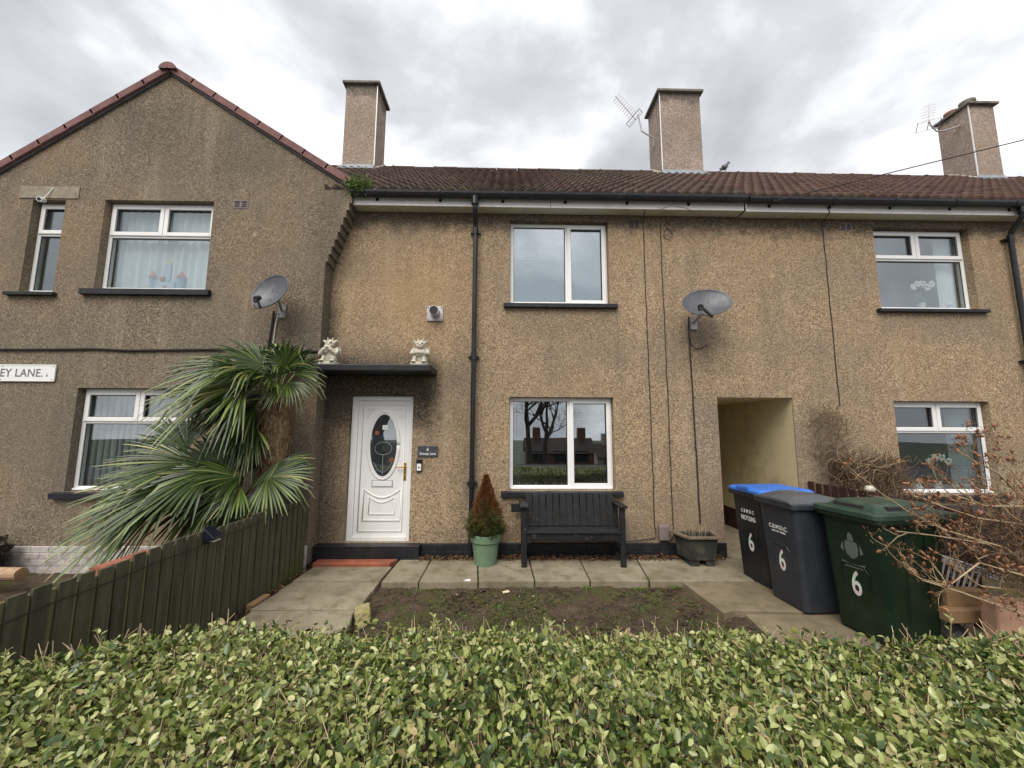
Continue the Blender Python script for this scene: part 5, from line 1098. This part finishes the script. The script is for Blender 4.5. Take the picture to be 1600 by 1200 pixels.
SF = [((-3.10,-1.02,1.20),(-3.50,-1.20,1.68),(.45,-.8,.3)),((-3.45,-1.10,1.37),(-4.12,-1.45,1.43),(-.1,-.7,.7)),((-3.35,-1.15,1.22),(-4.22,-1.60,1.03),(-.1,-.65,.7)),((-3.62,-1.25,0.90),(-4.28,-1.70,0.67),(-.15,-.6,.7)),((-2.74,-0.90,1.19),(-2.25,-1.00,1.0),(.2,-.7,.6)),
      ((-3.25,-1.00,1.03),(-3.56,-1.20,0.53),(-.5,-.7,.4)),((-3.15,-0.80,1.36),(-3.62,-0.95,1.62),(0,-.8,.5)),((-3.00,-0.95,0.97),(-3.39,-1.10,0.61),(-.4,-.7,.4)),((-2.70,-0.75,1.36),(-2.38,-0.85,1.12),(.3,-.7,.5)),((-3.6,-1.00,1.50),(-4.05,-1.10,1.80),(-.1,-.8,.5)),
      ((-3.57,-1.20,0.98),(-4.0,-1.55,0.55),(-.3,-.7,.5)),((-3.2,-.6,1.2),(-3.3,-.6,1.65),(.2,-.9,.3)),((-3.2,-1.15,1.3),(-3.75,-1.5,1.2),(0,-.6,.8)),((-2.9,-1.1,1.1),(-3.15,-1.4,.9),(0,-.6,.8)),((-3.5,-1.2,1.15),(-4.15,-1.6,.86),(-.1,-.6,.8)),((-2.85,-.7,1.2),(-2.5,-.55,1.35),(.2,-.8,.5)),((-3.3,-.6,1.3),(-3.6,-.5,1.75),(0,-.9,.3)),((-3.15,-.7,1.1),(-3.55,-.8,1.05),(-.1,-.8,.5)),((-2.85,-1.05,1.0),(-2.7,-1.2,.82),(.2,-.7,.6)),((-3.4,-.9,1.0),(-3.95,-1.1,.8),(-.2,-.8,.5)),((-2.95,-1.05,1.2),(-3.3,-1.4,1.35),(0,-.6,.8)),((-3.3,-1.0,1.25),(-3.95,-1.3,1.2),(-.1,-.6,.8)),((-3.5,-1.1,1.2),(-4.2,-1.45,1.15),(0,-.6,.8))]
for i, (h, tp, up) in enumerate(SF):
    frond(short, (-3.1,-.85,.85), h, tp, up, 50+i, 28, 1.4 if i not in (1,2,3,10,14) else .85, .16 if i not in (3,5,7,10) else .38, .30 if i in (3,10) else (-.08 if i % 3 == 0 else .05))

# conifer in the green pot
t = empty('dwarf_conifer', (-.235,-.27,.35), 'small cone shaped conifer with a browned rusty top in the green pot', 'conifer')
n = 26000; h = RNG.uniform(0,1,n)**1.3; prof = np.interp(h, [0,.06,.14,.28,.5,.75,1], [.17,.205,.215,.195,.135,.072,.008])
th = RNG.uniform(0,6.283,n); lump = 1+.17*np.sin(th*5+h*17)+.15*np.sin(th*9-h*31)+.10*np.sin(th*14+h*53); rad = prof*lump*RNG.uniform(.5,1.04,n)**.45
P = np.stack([-.235+rad*np.cos(th), -.27+rad*.95*np.sin(th), .36+h*.775], 1); D = np.stack([np.cos(th), np.sin(th), RNG.uniform(.1,1.4,n)], 1)+RNG.normal(0,.45,(n,3))
brown = np.clip((h-.28)*1.9+.38+.22*np.sin(th*3+h*6)+RNG.normal(0,.12,n), 0, 1)
leaves('needles', P, D, rnd_dirs(n), RNG.uniform(.018,.036,n), .30, brown, 'spruce', t)
m = MB(); m.tube([(-.235,-.27,.34),(-.235,-.27,1.08)], [.016,.003], 8); m.build('trunk', 'twig_brown', t)

# bare climber on the wall
def tangle(m, n, box, step, seg, r, bias=(0,0,0)):
    (x0,x1),(y0,y1),(z0,z1) = box
    for i in range(n):
        p = Vector((random.uniform(x0,x1), random.uniform(y0,y1), random.uniform(z0,z1))); d = Vector((random.gauss(0,1),random.gauss(0,.4),random.gauss(0,1))).normalized(); pts = [p.copy()]
        for k in range(seg):
            d = (d+Vector((random.gauss(0,.5),random.gauss(0,.3),random.gauss(0,.5)))+Vector(bias)*.3).normalized(); p = p+d*step; p.y = min(max(p.y,y0),y1); pts.append(p.copy())
        m.tube(pts, [r*(1-.7*k/seg) for k in range(seg+1)], 4)
t = empty('climbing_shrub', (4.9,-.15,-.07), 'leafless brown climber tangled on the wall between passage and lower right window', 'shrub')
m = MB()
for x_ in (4.75,4.95,5.15): m.tube([(x_,-.12,-.07),(x_+.05,-.12,.5),(x_-.05,-.1,1.0),(x_-.1,-.09,1.5)], [.02,.018,.013,.006], 6)
m.build('stems', 'twig_brown', t)
m = MB(); tangle(m, 900, ((4.65,5.5),(-.28,-.02),(.75,1.32)), .045, 9, .0035); tangle(m, 150, ((4.45,4.85),(-.16,-.02),(1.25,1.95)), .05, 8, .003, (-.1,0,.3)); tangle(m, 36, ((4.4,4.8),(-.1,-.02),(1.8,2.15)), .05, 7, .0022, (0,0,.6)); m.build('twigs', 'twig_brown', t)
m = MB(); tangle(m, 70, ((4.6,5.4),(-.3,-.05),(.8,1.5)), .07, 9, .003); m.build('pale_twigs', 'twig_tan', t)
n = 6500; c = np.stack([RNG.uniform(4.6,5.55,n), RNG.uniform(-.28,-.02,n), RNG.uniform(.72,1.38,n)],1)
leaves('dead_leaves', c, rnd_dirs(n), rnd_dirs(n), RNG.uniform(.012,.03,n), .8, RNG.uniform(.25,.95,n), 'dead_leaf', t)

# budding shrub in the right foreground
t = empty('budding_shrub', (4.4,-2.65,-.05), 'bare shrub with orange buds reaching in from the right edge', 'shrub')
BR = [[(4.5,-2.6,.2),(3.8,-2.6,.42),(3.17,-2.75,.64),(2.85,-2.8,.74),(2.68,-2.85,.87)],[(4.5,-2.55,.3),(3.98,-2.5,.75),(3.58,-2.6,.92),(3.01,-2.75,1.02),(2.71,-2.8,1.06)],[(4.5,-2.6,.3),(3.72,-2.6,.89),(3.13,-2.75,1.05),(2.76,-2.85,1.2),(2.54,-2.9,1.33)],[(4.6,-2.4,.5),(4.19,-2.4,1.15),(3.74,-2.5,1.17),(3.34,-2.6,1.29),(3.14,-2.7,1.39)],
      [(4.6,-2.45,.5),(4.19,-2.4,1.2),(3.88,-2.5,1.42),(3.69,-2.5,1.52),(3.46,-2.6,1.6)],[(4.6,-2.4,.6),(4.21,-2.4,1.31),(4.12,-2.4,1.43),(4.02,-2.4,1.5)],[(4.5,-2.7,.3),(3.7,-2.7,.73),(3.27,-2.8,.85),(2.95,-2.85,.70)],[(4.6,-2.5,.5),(4.03,-2.5,1.03),(3.56,-2.6,1.1),(3.16,-2.7,1.21),(2.87,-2.8,1.3)],[(4.6,-2.3,.5),(4.3,-2.2,1.0),(3.95,-2.2,1.2),(3.7,-2.3,1.32)],[(4.5,-2.5,.2),(4.1,-2.45,.6),(3.75,-2.4,.8),(3.45,-2.45,.95)],[(4.4,-2.5,.1),(3.9,-2.5,.55),(3.5,-2.6,.62),(3.2,-2.7,.78)],[(4.6,-2.6,.5),(4.2,-2.6,.95),(3.9,-2.7,1.0),(3.6,-2.75,1.16)]]
mb, bud, tuft = MB(), [], []
def grow(pts, r0, lvl):
    pts = [Vector(p) for p in pts]; n = len(pts); mb.tube(pts, [r0*(1-.65*i/(n-1)) for i in range(n)], 5)
    for i in range(1, n):
        for rep in range(2 if lvl < 1 else 1):
            if lvl < 2 and random.random() < .95:
                p = pts[i-1].lerp(pts[i], random.random()); d = (pts[i]-pts[i-1]).normalized(); d = (d+Vector((random.gauss(-.1,.45),random.gauss(0,.5),random.gauss(.25,.55)))).normalized(); l = random.uniform(.10,.26)/(1+lvl*.7)
                q = [p]
                for k in range(3): d = (d+Vector((random.gauss(0,.2),random.gauss(0,.2),random.gauss(.12,.2)))).normalized(); q.append(q[-1]+d*l/3)
                grow(q, r0*.5, lvl+1)
    e = pts[-1]; d = (pts[-1]-pts[-2]).normalized()
    for k in range(random.choice((0,1,1,2))):
        o = Vector((random.gauss(0,.014),random.gauss(0,.014),random.gauss(.006,.012))); dd_ = (d+Vector((random.gauss(0,.4),random.gauss(0,.4),random.gauss(.2,.3)))).normalized(); s = random.uniform(.65,1.2)
        bud.append([e+o*.3, e+o+dd_*.010*s, e+o+dd_*.022*s, e+o+dd_*.034*s])
    tuft.append(e)
for b in BR: grow(b, .009, 0)
mb.build('branches', 'twig_tan', t); bud.sort(key=lambda p: (p[0]-Vector((0,-5.5,1.75))).length)
rest = MB()
for i, p in enumerate(bud):
    q = MB() if i < 100 else rest; q.tube(p, [.003,.0085,.0075,.001], 6)
    if i < 100: q.build('bud', 'bud_orange', t, smooth=True)
if rest.v: rest.build('buds', 'bud_orange', t, smooth=True)['kind'] = 'stuff'
n = len(tuft)*16; c = np.repeat(np.array([tuple(q) for q in tuft]), 16, 0)+RNG.normal(0,.02,(n,3))
leaves('husks', c, rnd_dirs(n,.4), rnd_dirs(n), RNG.uniform(.010,.026,n), .5, RNG.uniform(.35,1,n), 'dead_leaf', t)
m = MB(); tangle(m, 480, ((3.72,4.7),(-2.7,-2.25),(.62,1.12)), .05, 8, .003); m.build('twigs', 'twig_brown', t)
n = 7500; c = np.stack([RNG.uniform(3.62,4.8,n), RNG.uniform(-2.75,-2.2,n), RNG.uniform(.6,1.15,n)],1); leaves('dry_foliage', c, rnd_dirs(n), rnd_dirs(n), RNG.uniform(.012,.03,n), .6, RNG.uniform(.2,.9,n), 'dead_leaf', t)

# weeds, litter
def litter(name, n, xr, yr, z, mat, label, cat, L=(.015,.045), rn=(0,1), up=1.2, group=None):
    P = np.stack([RNG.uniform(*xr,n), RNG.uniform(*yr,n), np.full(n,z)+RNG.uniform(0,.02,n)],1)
    o = leaves(name, P, rnd_dirs(n)*np.array([1,1,.3]), rnd_dirs(n,up), RNG.uniform(*L,n), .8, RNG.uniform(*rn,n), mat); return tag(o, label, cat, kind='stuff')
litter('leaf_litter', 2400, (-1.1,3.0), (-.20,-.035), .03, 'dead_leaf', 'brown fallen leaves gathered along the foot of the house wall', 'leaves')
litter('fence_litter', 500, (-2.57,-2.40), (-2.6,-.1), -.03, 'dead_leaf', 'brown debris and leaves along the foot of the fence', 'leaves')
litter('garden_litter', 4200, (-1.4,2.6), (-3.2,-.86), GZ+.005, 'dead_leaf', 'scattered dead leaves on the bare garden soil', 'leaves', (.008,.03))
n = 17000; cl = RNG.uniform(0,1,(190,2))*np.array([3.6,2.2])+np.array([-1.3,-3.1]); k = RNG.integers(0,190,n); xy = cl[k]+RNG.normal(0,.07,(n,2)); ok = (xy[:,1] < -.86)&(xy[:,0] > -1.38)&((xy[:,0] < 2.05)|(xy[:,1] < -1.7)); xy = xy[ok]; n = len(xy)
tag(leaves('ground_weeds', np.c_[xy, np.full(n, GZ+.0)], rnd_dirs(n,.5), rnd_dirs(n,1), RNG.uniform(.010,.034,n), .45, RNG.uniform(0,1,n), 'weed'), 'sparse moss and tiny weeds over the garden soil', 'weeds', kind='stuff')
for (x_, y_, s, lb) in ((.96,-.89,.05,'small green weed by the slab edge in front of the bench'),(1.55,-.92,.075,'largest green weed by the slabs, left of the brick'),(1.97,-.87,.055,'green weed right of the single brick'),(-.02,-1.35,.09,'green weed in the middle of the soil')):
    n = 70; a = RNG.uniform(0,6.28,n); P = np.stack([x_+RNG.normal(0,s*.5,n), y_+RNG.normal(0,s*.3,n), np.full(n,GZ+.005)],1)
    tag(leaves('weed', P, np.stack([np.cos(a),np.sin(a),RNG.uniform(.5,1.8,n)],1), rnd_dirs(n,1), RNG.uniform(.02,.05,n), .5, RNG.uniform(.2,.9,n), 'weed'), lb, 'weed', 'weeds at the slab edge')
m = MB()
for i in range(3600):
    x_, y_ = random.uniform(-1.35,2.5), random.uniform(-3.1,-.88)
    if x_ > 2. and y_ > -1.7: continue
    s = random.choice((.006,.008,.011,.016,.024,.034)); m.ball((x_,y_,GZ+s*.2), (s,s*random.uniform(.6,1),s*.55), 6, 4)
tag(m.build('soil_clods', 'soil'), 'small lumps of earth all over the garden bed', 'earth', kind='stuff')
m = MB()
for i in range(60):
    x_, y_ = random.uniform(-1.3,2.6), random.uniform(-3.1,-.88)
    if x_ > 2. and y_ > -1.7: continue
    s = random.uniform(.004,.012); m.ball((x_,y_,GZ+s*.5), (s,s*.8,s*.6), 6, 4)
tag(m.build('pebbles', 'stone_cream'), 'small pale pebbles scattered on the soil', 'pebbles', kind='stuff')
for (x_, y_, lb, mt) in ((-.42,-.80,'white scrap of paper on the slab left of the green pot','letter_white'),(.03,-.98,'yellow scrap of litter on the soil','toy_yellow'),):
    m = MB(); m.obox((x_,y_,.004 if y_ > -.83 else (GZ+.02 if x_ < 2 else -.012)), (.035,.01,.004), (-.008,.018,.003), (0,0,.0025)); tag(m.build('litter_scrap', mt, bevel=.004), lb, 'litter')
m = MB(); m.tube([(1.0,-1.9,GZ+.03),(1.12,-1.95,GZ+.035),(1.3,-2.0,GZ+.03)], [.02,.018,.01], 6); tag(m.build('dead_stick', 'twig_tan'), 'pale dead stick lying on the soil', 'stick')
P = []
for i in range(1500):
    k = random.random()
    if k < .4: q = random.choice(xf[1:6]); w_ = random.random(); P.append((q+random.gauss(0,.008)+(xb[xf.index(q)]-q)*w_, -.83+.7*w_, -.01))
    elif k < .7: P.append((random.uniform(-2.42,-1.44), random.choice(yp[1:5])+random.gauss(0,.008), -.008))
    else: P.append((random.uniform(-1.4,2.9), -.835+random.gauss(0,.012), random.uniform(-.07,-.005)))
n = len(P); tag(leaves('joint_moss', P, rnd_dirs(n,.4), rnd_dirs(n,1), RNG.uniform(.006,.018,n), .6, RNG.uniform(0,.9,n), 'weed'), 'moss and tiny weeds in the joints of the paving', 'moss', kind='stuff')
# plant rooted in the gutter end
t = empty('gutter_plant', (-2.17,-.25,5.12), 'bright green plant growing out of the gutter end by the gable', 'plant')
n = 900; c = np.stack([-2.13+RNG.normal(0,.085,n), -.27+RNG.normal(0,.05,n), 5.24+RNG.normal(0,.065,n)],1); leaves('foliage', c, rnd_dirs(n,.3), rnd_dirs(n,1), RNG.uniform(.025,.055,n), .8, RNG.uniform(.2,1,n), 'weed', t)
m = MB(); [m.tube([(-2.16+random.uniform(-.05,.05),-.25,5.1),(-2.14+random.uniform(-.12,.12),-.28,5.3)], .003, 4) for k in range(12)]; m.build('stems', 'twig_brown', t)
# bare trees and evergreens across the road
def bare_tree(x, y, z, h, r, seed, label):
    rg = random.Random(seed); t = empty('bare_tree', (x,y,z), label, 'tree', 'trees across the road'); tr_, br = MB(), MB()
    def go(p, d, l, r_, lvl):
        pts = [p]; 
        j_ = .05 if lvl == 0 else .14
        for k in range(4): d = (d+Vector((rg.gauss(0,j_),rg.gauss(0,j_),rg.gauss(.04,.10)))).normalized(); pts.append(pts[-1]+d*l/4)
        (tr_ if lvl == 0 else br).tube(pts, [r_*(1-.4*k/4) for k in range(5)], 7 if lvl < 2 else 4)
        if lvl < 6:
            for k in range(3 if lvl else 4):
                q = pts[rg.choice((2,3,4))]; a = rg.uniform(0,6.28); dv = (d*rg.uniform(.5,1.)+Vector((math.cos(a),math.sin(a),rg.uniform(-.1,.5)))*rg.uniform(.5,.9)).normalized(); go(q, dv, l*rg.uniform(.6,.8), r_*.55, lvl+1)
    go(Vector((x,y,z)), Vector((0,0,1)), h*.36, r, 0); tr_.build('trunk', 'bark', t); br.build('crown', 'bark', t)
bare_tree(1.6,-19,-.6,9.5,.2,13,'bare tree across the road opposite the middle house'); bare_tree(2.7,-20,-.9,9.,.17,4,'slimmer bare tree behind the first'); bare_tree(-7.3,-17.5,-.5,10,.42,5,'bare tree across the road opposite the front door'); bare_tree(17.5,-20,-.8,9.5,.25,6,'bare tree across the road opposite the right house'); bare_tree(-17,-22,-1.4,9.5,.25,8,'bare tree across the road, far left')
def bush(x, y, z, w, h, label, n=2600):
    t = empty('evergreen_tree', (x,y,z), label, 'tree', 'trees across the road'); d = rnd_dirs(n); rr = RNG.uniform(.5,1,n)**.4*(1+.2*np.sin(d[:,0]*7+d[:,2]*5))
    P = d*rr[:,None]*np.array([w/2,w/2,h*.42])+np.array([x,y,z+h*.58]); leaves('crown', P, rnd_dirs(n), rnd_dirs(n,.5), RNG.uniform(.25,.5,n)*w/4, .8, RNG.uniform(0,1,n), 'evergreen', t); m = MB(); m.tube([(x,y,z),(x,y,z+h*.6)], [.22,.1], 8); m.build('trunk', 'bark', t)
bush(22.5,-21,-1.2,4.5,6.5,'dense evergreen across the road, right'); bush(-2.2,-27,-3,3.5,5,'rounded evergreen behind the bare tree'); bush(12,-27,-3,5,5,'broad evergreen across the road')
